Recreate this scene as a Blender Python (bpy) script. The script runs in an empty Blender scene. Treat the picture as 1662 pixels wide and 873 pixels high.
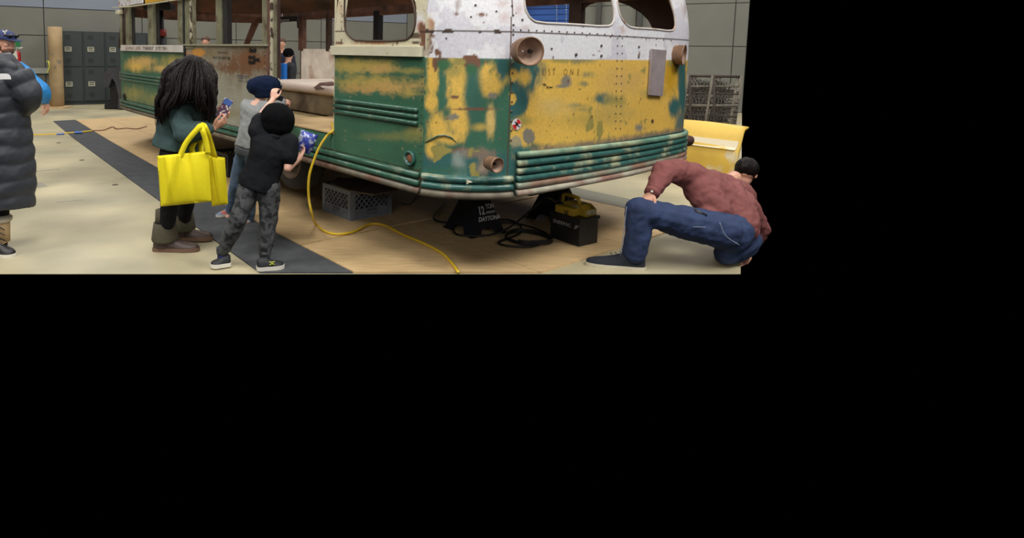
import bpy, bmesh, math, random
import numpy as np
from mathutils import Vector
random.seed(7); np.random.seed(7)
sc = bpy.context.scene; COL = sc.collection
V = lambda *a: np.array(a, float)
# ---------------------------------------------------------------- camera
FL, CX, CY, HC = 1007., 600., 180., 1.5
PT, RL = math.atan(.0956), math.atan(.0152)
Fw = V(0, math.cos(PT), -math.sin(PT)); U0 = V(0, math.sin(PT), math.cos(PT)); X0 = V(1, 0, 0)
Rt = math.cos(RL)*X0+math.sin(RL)*U0; Up = math.cos(RL)*U0-math.sin(RL)*X0
CAM = V(0, 0, HC)
cd = bpy.data.cameras.new('camera'); co = bpy.data.objects.new('camera', cd); COL.objects.link(co)
from mathutils import Matrix
co.matrix_world = Matrix(((Rt[0], Up[0], -Fw[0], 0), (Rt[1], Up[1], -Fw[1], 0), (Rt[2], Up[2], -Fw[2], HC), (0, 0, 0, 1)))
cd.sensor_fit = 'HORIZONTAL'; cd.sensor_width = 36; cd.lens = FL/1662*36
cd.shift_x = (831-CX)/1662; cd.shift_y = (CY-436.5)/1662; cd.clip_start = .05; cd.clip_end = 200
sc.camera = co
sc.view_settings.view_transform = 'Standard'; sc.view_settings.look = 'None'; sc.view_settings.gamma = 1
sc.view_settings.use_curve_mapping = False; sc.view_settings.exposure = 0.0
wd = bpy.data.worlds.new('world'); sc.world = wd; wd.use_nodes = True
wd.node_tree.nodes['Background'].inputs[0].default_value = (0, 0, 0, 1); wd.node_tree.nodes['Background'].inputs[1].default_value = 0
def area(loc, target, sx, sy, e, col=(1, .97, .92)):
    l = bpy.data.lights.new('hall_or_fill_light', 'AREA'); l.shape = 'RECTANGLE'; l.size = sx; l.size_y = sy; l.energy = e; l.color = col
    o = bpy.data.objects.new('hall_or_fill_light', l); COL.objects.link(o); o.location = loc
    o.rotation_euler = (Vector(target)-Vector(loc)).to_track_quat('-Z', 'Y').to_euler()
for x, y in ((-6, 1), (0, -1), (6, 1), (-7, 9), (0.5, 8), (8, 9), (-6, 15), (3, 16), (9, 14)):
    area((x, y, 8), (x, y, 0), 3.2, 3.2, 560 if y < 2 else 300)
area((-4, -7, 5), (-1, 5, .8), 5, 3, 170); area((5, -7, 5), (2, 5, .8), 5, 3, 170)  # low fill lights added behind the camera to brighten surfaces facing it
# ---------------------------------------------------------------- projection helpers
def ray(px, py): return Fw+Rt*(px-CX)/FL-Up*(py-CY)/FL
def at(px, py, Y): r = ray(px, py); return CAM+r*(Y/r[1])
def gnd(px, py, z=0.): r = ray(px, py); return CAM+r*((z-HC)/r[2])
def proj(P):
    v = P-CAM; dz = v@Fw; return CX+FL*(v@Rt)/dz, CY-FL*(v@Up)/dz
Dd = V(-.60560544, .79576508, 0); Ee = V(.79576508, .60560544, 0); S0 = at(687, 200, 3.95); S0[2] = 0
def bus(u, v, z): return S0+Dd*u+Ee*v+V(0, 0, z)
def side(px, py, v0=0.):
    r = ray(px, py); P = CAM+r*(((S0+Ee*v0-CAM)@Ee)/(r@Ee)); return (P-S0)@Dd, P[2]
def lin(c):
    c = np.asarray(c, float)/255.; return np.where(c <= .04045, c/12.92, ((c+.055)/1.055)**2.4)
nrm = lambda a: a/max(np.linalg.norm(a), 1e-9)
mix = lambda a, b, t: a*(1-t)+b*t
# ---------------------------------------------------------------- materials
def M(name, rgb, rough=.6, metal=0., noise=None, c2=None, bump=None, attr=False, wave=None, spec=.5, coat=0):
    m = bpy.data.materials.new(name); m.use_nodes = True; nt = m.node_tree; N = nt.nodes; L = nt.links; b = N['Principled BSDF']
    col = list(lin(rgb))+[1]; b.inputs['Base Color'].default_value = col; b.inputs['Roughness'].default_value = rough
    b.inputs['Metallic'].default_value = metal; b.inputs['Specular IOR Level'].default_value = spec; b.inputs['Coat Weight'].default_value = coat
    tc = N.new('ShaderNodeTexCoord'); src = None
    if attr: a = N.new('ShaderNodeAttribute'); a.attribute_name = 'Col'; src = a.outputs['Color']
    if c2:                                             # (rgb, scale, lo, hi)
        n = N.new('ShaderNodeTexNoise'); n.inputs['Scale'].default_value = c2[1]; n.inputs['Detail'].default_value = 6; L.new(tc.outputs['Object'], n.inputs['Vector'])
        r = N.new('ShaderNodeValToRGB'); r.color_ramp.elements[0].position = c2[2]; r.color_ramp.elements[1].position = c2[3]; L.new(n.outputs['Fac'], r.inputs[0])
        x = N.new('ShaderNodeMix'); x.data_type = 'RGBA'; L.new(r.outputs[0], x.inputs[0])
        if src: L.new(src, x.inputs[6])
        else: x.inputs[6].default_value = col
        x.inputs[7].default_value = list(lin(c2[0]))+[1]; src = x.outputs[2]
    if noise:                                          # (scale, amount[, stretch])
        n = N.new('ShaderNodeTexNoise'); n.inputs['Scale'].default_value = noise[0]; n.inputs['Detail'].default_value = 8
        if len(noise) > 2:
            mp = N.new('ShaderNodeMapping'); mp.inputs['Scale'].default_value = noise[2]; L.new(tc.outputs['Object'], mp.inputs[0]); L.new(mp.outputs[0], n.inputs['Vector'])
        else: L.new(tc.outputs['Object'], n.inputs['Vector'])
        mr = N.new('ShaderNodeMapRange'); mr.inputs[1].default_value = .3; mr.inputs[2].default_value = .7; mr.inputs[3].default_value = 1-noise[1]; mr.inputs[4].default_value = 1+noise[1]
        L.new(n.outputs['Fac'], mr.inputs[0]); x = N.new('ShaderNodeVectorMath'); x.operation = 'SCALE'
        if src: L.new(src, x.inputs[0])
        else: x.inputs[0].default_value = col[:3]
        L.new(mr.outputs[0], x.inputs['Scale']); src = x.outputs[0]
    if src: L.new(src, b.inputs['Base Color'])
    if bump or wave:
        bp = N.new('ShaderNodeBump'); bp.inputs['Strength'].default_value = (bump or wave)[1]; bp.inputs['Distance'].default_value = .01
        if wave: n = N.new('ShaderNodeTexWave'); n.inputs['Scale'].default_value = wave[0]; n.inputs['Distortion'].default_value = 1.5; n.bands_direction = wave[2] if len(wave) > 2 else 'X'
        else: n = N.new('ShaderNodeTexNoise'); n.inputs['Scale'].default_value = bump[0]; n.inputs['Detail'].default_value = 5
        L.new(tc.outputs['Object'], n.inputs['Vector']); L.new(n.outputs['Fac'], bp.inputs['Height']); L.new(bp.outputs[0], b.inputs['Normal'])
    return m
m_conc = M('concrete_floor', (182, 172, 140), .5, noise=(1.3, .2), c2=((158, 152, 130), .6, .48, .72), bump=(9, .05))
m_wall = M('precast_wall', (118, 118, 110), .85, noise=(1.2, .06), bump=(30, .1))
m_wallu = M('upper_wall', (128, 136, 150), .85, noise=(.8, .05))
m_joint = M('dark_joint', (70, 70, 66), .9)
m_ply = M('plywood', (206, 176, 130), .6, noise=(5, .15, (1, 7, 1)), c2=((150, 118, 84), 1.3, .6, .85), bump=(40, .05))
m_mat = M('rubber_mat', (72, 74, 78), .85, noise=(8, .2), bump=(60, .4))
m_paint = M('weathered_paint', (255, 255, 255), .42, .0, attr=True, noise=(60, .1), bump=(25, .06), spec=.5)
m_green = M('green_enamel', (56, 96, 78), .28, noise=(22, .25, (1, 1, 3)), c2=((112, 130, 108), 7, .58, .72), bump=(30, .08))
m_teal = M('teal_enamel', (60, 104, 98), .28, noise=(22, .25), c2=((170, 172, 140), 6, .53, .7), bump=(30, .08))
m_skirt = M('worn_skirt_edge', (116, 108, 92), .5, noise=(14, .25), c2=((106, 76, 62), 6, .5, .66))
m_cream = M('cream_enamel', (214, 208, 182), .45, noise=(6, .1), c2=((122, 84, 54), 9, .66, .76), bump=(30, .08))
m_post = M('olive_post', (122, 120, 96), .6, noise=(9, .25), c2=((84, 64, 48), 7, .56, .7))
m_flake = M('peeling_post', (190, 182, 158), .6, c2=((70, 56, 46), 14, .48, .56))
m_rust = M('rust_brown', (104, 72, 60), .85, noise=(7, .35), c2=((66, 46, 40), 4, .45, .65), bump=(20, .3))
m_rustd = M('dark_rust', (66, 50, 44), .9, noise=(6, .3), bump=(15, .3))
m_lampr = M('rusted_bucket', (136, 104, 80), .65, noise=(14, .25), bump=(50, .15))
m_lampi = M('bucket_inside', (178, 150, 132), .55, noise=(9, .25))
m_black = M('black_metal', (24, 26, 30), .45, noise=(12, .2))
m_dark = M('dark_void', (34, 32, 32), .8, noise=(5, .3))
m_tyre = M('tyre', (44, 42, 40), .85, bump=(60, .4)); m_rim = M('rusty_rim', (122, 104, 86), .6, noise=(12, .3))
m_lock = M('locker_grey', (48, 56, 57), .5, noise=(3, .05)); m_latch = M('locker_latch', (190, 190, 170), .4, .3); m_lockd = M('latch_recess', (50, 50, 44), .5)
m_tube = M('cardboard_tube', (164, 140, 104), .85, noise=(3, .18), c2=((120, 112, 98), 5, .56, .7))
m_yel = M('yellow_tote', (250, 232, 22), .75, noise=(40, .03), bump=(160, .12))
m_skin = M('skin', (214, 160, 136), .55, noise=(18, .06)); m_skin2 = M('skin_fair', (222, 172, 150), .5, noise=(18, .06))
m_hair = M('dark_hair', (25, 18, 18), .5, spec=.25, noise=(60, .4, (9, 9, 1)), wave=(45, .5, 'X')); m_hairb = M('brown_hair', (84, 58, 44), .6, noise=(40, .3))
m_text = M('lettering_white', (205, 208, 210), .6); m_ink = M('black_ink', (40, 36, 34), .8)
m_cyel = M('cord_yellow', (226, 190, 46), .45); m_hose = M('black_hose', (20, 20, 20), .5)
# ---------------------------------------------------------------- mesh builder
class G:
    def __init__(s): s.v = []; s.f = []
    def add(s, vs, fs):
        n = len(s.v); s.v += [tuple(map(float, p)) for p in vs]; s.f += [tuple(i+n for i in f) for f in fs]; return s
    def box(s, c, h, ax=None):                          # centre, half sizes, axes
        ax = ax or (V(1, 0, 0), V(0, 1, 0), V(0, 0, 1)); P = []
        for k in (-1, 1):
            for j in (-1, 1):
                for i in (-1, 1): P.append(c+ax[0]*i*h[0]+ax[1]*j*h[1]+ax[2]*k*h[2])
        return s.add(P, [(0, 2, 3, 1), (4, 5, 7, 6), (0, 1, 5, 4), (2, 6, 7, 3), (0, 4, 6, 2), (1, 3, 7, 5)])
    def loft(s, rings, cap=True, closed=True):
        n = len(rings[0]); vs = [p for r in rings for p in r]; fs = []
        for k in range(len(rings)-1):
            for i in range(n if closed else n-1):
                j = (i+1) % n; fs.append((k*n+i, k*n+j, (k+1)*n+j, (k+1)*n+i))
        if cap and closed: fs.append(tuple(range(n))[::-1]); fs.append(tuple((len(rings)-1)*n+i for i in range(n)))
        return s.add(vs, fs)
    def tube(s, pts, r, n=10, cap=True, flat=1., upv=None):
        pts = [np.asarray(p, float) for p in pts]; r = r if hasattr(r, '__len__') else [r]*len(pts); rings = []; prev = None
        for i, p in enumerate(pts):
            t = nrm((pts[i+1] if i+1 < len(pts) else p)-(pts[i-1] if i else p))
            if prev is None:
                a = upv if upv is not None else (V(0, 0, 1) if abs(t[2]) < .9 else V(1, 0, 0))
            else: a = prev
            a = nrm(a-t*(a@t)); prev = a; b = np.cross(t, a)
            rings.append([p+a*r[i]*flat*math.cos(2*math.pi*k/n)+b*r[i]*math.sin(2*math.pi*k/n) for k in range(n)])
        return s.loft(rings, cap)
    def ell(s, c, ax, n=14, m=9):                       # ax: three half-axis vectors
        rings = []
        for j in range(1, m):
            th = math.pi*j/m
            rings.append([c+ax[2]*math.cos(th)+(ax[0]*math.cos(2*math.pi*k/n)+ax[1]*math.sin(2*math.pi*k/n))*math.sin(th) for k in range(n)])
        return s.loft(rings)
    def cap(s, a, b, ra, rb, n=12):                     # capsule
        t = nrm(b-a); u = nrm(np.cross(t, V(0, 0, 1) if abs(t[2]) < .9 else V(1, 0, 0))); w = np.cross(t, u); R = []
        for th in (-80, -55, -25, 0): th = math.radians(th); R.append((a+t*ra*math.sin(th), ra*math.cos(th)))
        for th in (0, 25, 55, 80): th = math.radians(th); R.append((b+t*rb*math.sin(th), rb*math.cos(th)))
        return s.loft([[c+(u*math.cos(2*math.pi*k/n)+w*math.sin(2*math.pi*k/n))*r for k in range(n)] for c, r in R])
    def limb(s, pts, rs, n=12):
        for i in range(len(pts)-1): s.cap(pts[i], pts[i+1], rs[i], rs[i+1], n)
        return s
    def prism(s, poly, vec):                            # planar polygon extruded
        n = len(poly); vs = list(poly)+[p+vec for p in poly]
        return s.add(vs, [tuple(range(n))[::-1], tuple(range(n, 2*n))]+[(i, (i+1) % n, n+(i+1) % n, n+i) for i in range(n)])
def ctag(o, label=None, cat=None, group=None, kind=None):
    for k, v in (('label', label), ('category', cat), ('group', group), ('kind', kind)):
        if v: o[k] = v
    return o
def obj(name, g, mat, parent=None, smooth=True, bevel=0, vox=0, disp=None, sm=3, label=None, **kw):
    me = bpy.data.meshes.new(name); off = np.array(parent.matrix_world.translation) if parent else V(0, 0, 0)
    if parent is not None and parent.get('_root'): off = np.array(list(parent['_root']))
    base = V(0, 0, 0)
    if parent is None and kw.get('cat'):                # put origin of a single-mesh thing at its base
        A = np.array(g.v); base = V((A[:, 0].min()+A[:, 0].max())/2, (A[:, 1].min()+A[:, 1].max())/2, A[:, 2].min())
    me.from_pydata([tuple(np.array(p)-off-base) for p in g.v], [], g.f)
    bm = bmesh.new(); bm.from_mesh(me); bmesh.ops.recalc_face_normals(bm, faces=bm.faces); bm.to_mesh(me); bm.free()
    me.materials.append(mat); o = bpy.data.objects.new(name, me); COL.objects.link(o)
    if parent is not None: o.parent = parent; o['_root'] = list(off)
    else: o.location = base; o['_root'] = list(base)
    if vox:
        r = o.modifiers.new('r', 'REMESH'); r.mode = 'VOXEL'; r.voxel_size = vox; r.use_smooth_shade = True
        s_ = o.modifiers.new('s', 'SMOOTH'); s_.iterations = sm; s_.factor = .6
        if disp:
            t = bpy.data.textures.new('wrinkles', 'CLOUDS'); t.noise_scale = disp[1]; t.noise_depth = 2
            d = o.modifiers.new('d', 'DISPLACE'); d.texture = t; d.strength = disp[0]; d.mid_level = .5; d.texture_coords = 'LOCAL'
            s2 = o.modifiers.new('s2', 'SMOOTH'); s2.iterations = 2
    elif bevel:
        b = o.modifiers.new('b', 'BEVEL'); b.width = bevel; b.segments = 2; b.limit_method = 'ANGLE'; smooth = False
    if smooth: me.polygons.foreach_set('use_smooth', [True]*len(me.polygons))
    if label: o['label'] = label
    ctag(o, None, kw.get('cat'), kw.get('group'), kw.get('kind'))
    return o
def thing(name, label, cat, loc, group=None):
    o = bpy.data.objects.new(name, None); COL.objects.link(o); o.location = tuple(map(float, loc)); o['_root'] = [float(x) for x in loc]; o.empty_display_size = .1
    return ctag(o, label, cat, group)
def struct(name, g, m, **k): return obj(name, g, m, kind='structure', smooth=False, **k)
def copy_tree(o, parent=None):
    c = o.copy(); COL.objects.link(c)
    if parent: c.parent = parent
    for ch in [x for x in o.children]: copy_tree(ch, c)
    return c
def text(name, s, org, xd, yd, size, mat, parent, ext=.0006, sx=1., shear=0, fitw=None, off=0.):
    cu = bpy.data.curves.new('t', 'FONT'); cu.body = s; cu.size = 1; cu.extrude = ext/size; cu.shear = shear; cu.offset = off; cu.resolution_u = 3
    to = bpy.data.objects.new('t', cu); COL.objects.link(to); dg = bpy.context.evaluated_depsgraph_get(); me = bpy.data.meshes.new_from_object(to.evaluated_get(dg))
    g = G(); n = np.cross(xd, yd)
    if fitw: sx = fitw/(size*max(v.co.x for v in me.vertices))
    g.add([org+xd*v.co.x*size*sx+yd*v.co.y*size+n*(v.co.z*size+ext) for v in me.vertices], [tuple(p.vertices) for p in me.polygons])
    bpy.data.objects.remove(to); return obj(name, g, mat, parent, smooth=False)
def crom(P, n=8):
    P = [np.asarray(p, float) for p in P]; Q = [2*P[0]-P[1]]+P+[2*P[-1]-P[-2]]; out = []
    for i in range(1, len(Q)-2):
        for k in range(n):
            t = k/n; out.append(.5*((2*Q[i])+(-Q[i-1]+Q[i+1])*t+(2*Q[i-1]-5*Q[i]+4*Q[i+1]-Q[i+2])*t*t+(-Q[i-1]+3*Q[i]-3*Q[i+1]+Q[i+2])*t**3))
    return out+[P[-1]]
# ---------------------------------------------------------------- numpy noise
_T = np.random.rand(256, 256)
def vnoise(x, y):
    xi = np.floor(x).astype(int); yi = np.floor(y).astype(int); fx = x-xi; fy = y-yi; fx = fx*fx*(3-2*fx); fy = fy*fy*(3-2*fy)
    g = lambda a, b: _T[a % 256, b % 256]
    return (g(xi, yi)*(1-fx)+g(xi+1, yi)*fx)*(1-fy)+(g(xi, yi+1)*(1-fx)+g(xi+1, yi+1)*fx)*fy
def fbm(x, y, o=4):
    r = 0; a = .5
    for k in range(o): r = r+a*vnoise(x*2**k+17*k, y*2**k+31*k); a /= 2
    return r/(1-.5**o)
sst = lambda a, b, x: (lambda t: t*t*(3-2*t))(np.clip((x-a)/(b-a), 0, 1))
# ================================================================ SETTING
def wl(t, z=0, o=0): return V(-8.1+.866*t, 16.4+.5*t, z)+V(-.5, .866, 0)*o      # left back wall, o = outward
def wr(b, z=0, o=0): return V(1.25+.866*b, 21.8-.5*b, z)+V(.5, .866, 0)*o       # right back wall
c0 = gnd(0, 444.2); c1 = gnd(1202, 444.2); cl = c0+(c0-c1)*2.2; rr = None
bE = 10.18; ce = wr(bE)
g = G(); g.prism([cl, c1, ce, wr(0), wl(-12), ], V(0, 0, -.004)); struct('floor', g, m_conc)
en = nrm(V(-(c1-c0)[1], (c1-c0)[0], 0))                # into the hall from its near edge
def clip(P):                                           # coverings end where the floor ends
    out = []
    for i in range(len(P)):
        a, b = P[i-1], P[i]; da, db = (a-c0)@en-.004, (b-c0)@en-.004
        if (da > 0) != (db > 0): out.append(mix(a, b, da/(da-db)))
        if db > 0: out.append(b)
    return out
def panel_wall(fn, ts, zs, name, matlo, matup, zup, skip=None):
    g = G(); gb = G(); gu = G(); th = .12
    def slab(gg, a, b, z0, z1, o0, o1):
        P = [fn(a, z0, o0), fn(b, z0, o0), fn(b, z1, o0), fn(a, z1, o0)]; gg.prism(P, fn(a, z0, o1)-fn(a, z0, o0))
    slab(gb, ts[0], ts[-1], 0, zs[-1], .03, .15)
    for i in range(len(ts)-1):
        for j in range(len(zs)-1):
            slab(g if zs[j] < zup-.01 else gu, ts[i]+.012, ts[i+1]-.012, zs[j]+.01, zs[j+1]-.01, 0, .029)
    o = struct(name, gb, m_joint); struct('trim_1' if name == 'wall_left' else 'trim_2', g, matlo, parent=o); struct('trim_3' if name == 'wall_left' else 'trim_4', gu, matup, parent=o)
panel_wall(wl, [-12, -9, -6, -3.2, -.42, 2.0, 4.69, 7.5, 9.47, 10.8], [0, .78, 1.79, 2.5, 5.0], 'wall_left', m_wall, m_wallu, 2.5)
panel_wall(wr, [0, 2.6, 5.85, 7.4, 9.86, bE], [0, 1.787, 2.95, 5.0], 'wall_right', m_wall, m_wall, 4)
for b in (6.37, 7.5):
    g = G(); g.box(wr(b, 2.5, -.08), (.07, .07, 2.5), (V(.866, -.5, 0), V(.5, .866, 0), V(0, 0, 1)))
    o = obj('steel_column', g, M('steel_column_paint', (66, 66, 64), .6), smooth=False, cat='column', group='steel columns on the right wall')
    o['label'] = 'slim dark steel column on the wall, seen through the %s rear window of the bus' % ('left' if b < 7 else 'right')
# blue roll-up door
dr = thing('roll_up_door', 'blue slatted roll-up door seen through the left rear window of the bus', 'door', wr(4.2, 0, -.1)); m_blue = M('blue_door', (40, 84, 160), .45, noise=(2, .08))
g = G(); ax = (V(.866, -.5, 0), V(.5, .866, 0), V(0, 0, 1))
for k in range(22): g.box(wr(4.3, .1+.18*k, -.08), (1.45, .02, .08), ax)
g.box(wr(4.3, 2, -.04), (1.45, .015, 2), ax); obj('curtain', g, m_blue, dr, smooth=False)
g = G(); g.box(wr(2.8, 2, -.08), (.06, .08, 2.1), ax); g.box(wr(5.8, 2, -.08), (.06, .08, 2.1), ax); obj('guide_rail', g, m_dark, dr, smooth=False)
g = G(); g.tube([wr(2.85, 3.28, -.3), wr(5.7, 3.28, -.3)], .07); g.box(wr(4.1, 3.2, -.3), (.25, .12, .12), ax); obj('drive_shaft', g, M('shaft', (110, 116, 100), .5), dr)
for b in (5.2, 5.48):
    g = G()
    for k in range(36): g.tube([wr(b+.01*k*.3, 3.2-.07*k, -.38), wr(b+.01*k*.3, 3.15-.07*k, -.38)], .014 if k % 2 else .008, 6)
    obj('chain', g, M('chain', (170, 176, 178), .35, .6), dr)
# wall rail, tube pillar, strap, extinguisher
g = G(); g.box(wl(-2.2, .88, -.12), (1.9, .03, .07), (V(.866, .5, 0), V(-.5, .866, 0), V(0, 0, 1)))
for t in (-3.8, -2.2, -.6): g.box(wl(t, .88, -.045), (.03, .05, .04), (V(.866, .5, 0), V(-.5, .866, 0), V(0, 0, 1)))
o = obj('wall_rail', g, M('rail_grey', (150, 154, 148), .5), smooth=False, cat='rail'); o['label'] = 'pale grey rail running low along the back wall left of the cardboard tube'
pc = gnd(88, 175)+V(0, .15, 0); t = thing('concrete_form_tube', 'tall tan cardboard column form standing left of the grey lockers', 'column', pc)
g = G(); R = .165; g.loft([[pc+V(R*math.cos(a), R*math.sin(a), z) for a in np.linspace(0, 2*math.pi, 32, endpoint=False)] for z in (.03, .5, 1, 1.5, 1.99)]); obj('tube', g, m_tube, t)
g = G(); g.box(pc+V(.02, -.05, .015), (.28, .25, .015)); obj('base_plate', g, m_ply, t, bevel=.004)
p = at(77, 101, 14.9); g = G(); g.tube(crom([p+V(-.03, 0, 0), p+V(.02, 0, .03), p+V(.05, -.02, -.05), p+V(.03, 0, -.15), p+V(-.02, 0, -.25)]), .018, 6, flat=.4)
o = obj('strap', g, M('strap_yellow', (208, 208, 84), .6), smooth=True, cat='strap'); o['label'] = 'small yellow strap hanging on the tan cardboard tube'
ep = at(28, 98, 15.2); t = thing('fire_extinguisher', 'red fire extinguisher with white tag on the back wall beside the man in the cap', 'fire extinguisher', ep-V(0, 0, .2))
g = G(); g.cap(ep-V(0, 0, .12), ep+V(0, 0, .16), .085, .08); obj('cylinder', g, M('extinguisher_red', (170, 30, 40), .35), t)
g = G(); g.box(ep+V(-.02, -.1, .12), (.08, .004, .1), (nrm(V(1, 0, .15)), V(0, 1, 0), nrm(V(-.15, 0, 1)))); obj('tag', g, M('tag_white', (225, 225, 210), .7), t, smooth=False)
g = G(); g.box(ep+V(.02, 0, .29), (.13, .02, .018), (nrm(V(1, 0, .12)), V(0, 1, 0), V(0, 0, 1))); g.cap(ep+V(0, 0, .2), ep+V(0, 0, .3), .03, .02); obj('handle', g, M('handle_grey', (180, 180, 175), .4, .4), t)
g = G(); g.box(ep+V(-.03, .05, .42), (.09, .01, .09)); obj('sign_plate', g, M('sign_green', (50, 130, 84), .6), t, smooth=False)
# lockers
LP = V(-7.93, 15.9, 0); lx = nrm(V(1.11, .67, 0)); ly = V(-lx[1], lx[0], 0); lax = (lx, ly, V(0, 0, 1))
def locker(P):
    t = thing('locker', '', 'locker', P, 'grey lockers along the back wall'); w = .53
    g = G(); g.box(P+lx*w/2+ly*.22+V(0, 0, 1.0), (w/2, .2, .912), lax); g.box(P+lx*w/2+ly*.24+V(0, 0, .045), (w/2, .18, .045), lax); obj('cabinet', g, m_lock, t, bevel=.004)
    for z0 in (.1, 1.0):
        g = G(); g.box(P+lx*(w/2+.01)+ly*.01+V(0, 0, z0+.44), (w/2-.03, .012, .43), lax)
        for zz in (.72, .12):
            for k in range(5): g.box(P+lx*.19+ly*(-.004)+V(0, 0, z0+zz+.022*k), (.065, .006, .006), lax)
        d = obj('door', g, m_lock, t, smooth=False)
        g = G(); c = P+lx*.19+V(0, 0, z0+.45); g.box(c-ly*.008, (.075, .006, .012), lax)
        for a, h in ((V(0, 0, .05), (.075, .006, .01)), (V(0, 0, -.05), (.075, .01, .014)), (lx*.07, (.01, .006, .06)), (lx*-.07, (.01, .006, .06))): g.box(c+a-ly*.01, h, lax)
        obj('latch', g, m_latch, d, smooth=False)
        g = G(); g.box(c-ly*.006, (.065, .004, .05), lax); obj('recess', g, m_lockd, d, smooth=False)
    return t
l0 = locker(LP); locks = [l0]
names = ['grey two-door locker at the left end of the row beside the tan tube', 'grey two-door locker, second from the tan tube', 'grey two-door locker, third from the tan tube, partly behind the bus front corner',
         'grey locker seen through the frontmost side window of the bus', 'grey locker at the far end of the row, behind the black pole']
for k in range(1, 5): c = copy_tree(l0); c.location = tuple(LP+lx*.535*k); locks.append(c)
for o, n in zip(locks, names): o['label'] = n
# floor coverings
def uvpoly(P, z0, h): return [bus(u, v, z0) for u, v in P], V(0, 0, h)
mrv = lambda u: float(np.interp(u, [.2, 1.4, 4.94, 7.57, 10.86], [-.27, -.26, -.12, 0, .2]))
rows = [(-.37, 1.44), (1.09, 2.4), (3.5, 2.44), (5.95, 2.44), (8.4, 2.44)]
tn = ['under the bus rear', 'beside the rear wheel', 'under the bus middle', 'under the bus front', 'beyond the bus front']
cn = ['along the rubber mat', 'in the middle row', 'in the row farthest from the mat']
for i, (u0, L) in enumerate(rows):
    for j in range(3):
        v0 = -.3+1.08*j; g = G(); g.prism(clip([bus(u, v, .001) for u, v in ([(q_, max(v0+.003, mrv(q_)+.006)) for q_ in np.linspace(u0+.003, u0+L-.003, 7)]+[(u0+L-.003, v0+1.077), (u0+.003, v0+1.077)])]), V(0, 0, .012))
        o = obj('plywood_sheet', g, m_ply, smooth=False, cat='plywood sheet', group='plywood sheets under the bus'); o['label'] = 'plywood sheet %s, %s' % (tn[i], cn[j])
g = G(); ml = [(10.84, -.21), (8.06, -.41), (3.5, -.65), (1.0, -.77), (.6, -.79)]; mr_ = [(.1, -.27), (.38, -.27), (1.4, -.26), (4.94, -.12), (7.57, 0), (10.86, .2)]
a = ml[-1]; b = mr_[0]
P, h = uvpoly(ml+[(.1, -.79)]+mr_, .001, .009); g.prism(clip(P), h); o = obj('rubber_mat', g, m_mat, smooth=False, cat='mat'); o['label'] = 'long dark grey rubber mat on the floor between the people and the bus'
g = G(); P, h = uvpoly([(-.3, 2.96), (-.3, 3.35), (4, 3.4), (4, 2.96)], .001, .009); g.prism(P, h); o = obj('rubber_mat', g, M('grey_mat', (128, 126, 112), .85), smooth=False, cat='mat'); o['label'] = 'grey mat strip on the floor behind the bus, beyond the black pump box'
for px, py in ((95, 232), (133, 260), (187, 300)):
    c = gnd(px, py); g = G(); g.loft([[c+V(.033*math.cos(a), .033*math.sin(a), z) for a in np.linspace(0, 6.283, 18, endpoint=False)] for z in (.0005, .004)])
    o = obj('drain_disc', g, M('cap_grey', (92, 88, 74), .7), smooth=False, cat='floor disc', group='round discs in the concrete floor')
    o['label'] = {95: 'round dark cap in the pale floor, farthest of three', 133: 'round dark cap in the pale floor, middle of three', 187: 'round dark cap in the pale floor, nearest of three'}[px]
for i, (a, b, w, n) in enumerate((((58, 278), (97, 274), .02, 'thin grey tape strip on the floor, the farther one'), ((92, 328), (135, 324), .03, 'thin grey tape strip on the floor, the nearer one'), ((60, 297), (70, 303), .09, 'short square grey tape patch on the floor'))):
    A = gnd(*a, .001); B = gnd(*b, .001); n_ = nrm(np.cross(B-A, V(0, 0, 1)))*w/2; g = G(); g.prism([A-n_, B-n_, B+n_, A+n_], V(0, 0, .002)); o = obj('floor_tape', g, M('tape_grey', (158, 154, 140), .7), smooth=False, cat='tape', group='grey tape on the floor'); o['label'] = n
# ================================================================ BUS
W = 3.03
rearp = crom([V(0, 0), V(-.13, .06), V(-.26, .18), V(-.385, .42), V(-.43, .83), V(-.455, 1.32), V(-.455, 1.75), V(-.43, 2.2), V(-.37, 2.64), V(-.2, 2.92), V(0, 3.03)], 16)
frontp = crom([V(7.3, 3.03), V(7.75, 2.75), V(7.95, 2.2), V(7.97, 1.5), V(7.85, .9), V(7.5, .38), V(7.15, .12), V(6.6, 0)], 8)
def resample(P, step):
    P = np.array(P); d = np.r_[0, np.cumsum(np.linalg.norm(np.diff(P, axis=0), axis=1))]; n = max(2, int(d[-1]/step)+1); t = np.linspace(0, d[-1], n)
    return np.c_[np.interp(t, d, P[:, 0]), np.interp(t, d, P[:, 1])], t
def lean(z): return np.where(z > 1.6, .07*((z-1.6)/.45)**2, 0)
def poly_sdf(px, py, Q):                                # inside negative
    Q = np.array(Q, float); d = np.full(px.shape, 1e9); ins = np.zeros(px.shape, bool); n = len(Q); gx = np.zeros(px.shape); gy = np.zeros(px.shape)
    for i in range(n):
        a = Q[i]; b = Q[(i+1) % n]; e = b-a; wx = px-a[0]; wy = py-a[1]; t = np.clip((wx*e[0]+wy*e[1])/(e@e), 0, 1); dx = wx-e[0]*t; dy = wy-e[1]*t; dd = np.hypot(dx, dy)
        m = dd < d; d = np.where(m, dd, d); gx = np.where(m, dx, gx); gy = np.where(m, dy, gy)
        c = ((a[1] > py) != (b[1] > py)) & (px < (b[0]-a[0])*(py-a[1])/(b[1]-a[1]+1e-12)+a[0]); ins ^= c
    return np.where(ins, -d, d), gx, gy
def round_poly(Q, k=2):
    Q = [V(*q) for q in Q]
    for _ in range(k): Q = [p for i in range(len(Q)) for p in (mix(Q[i-1], Q[i], .75), mix(Q[i], Q[(i+1) % len(Q)], .25))]
    return Q
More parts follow.
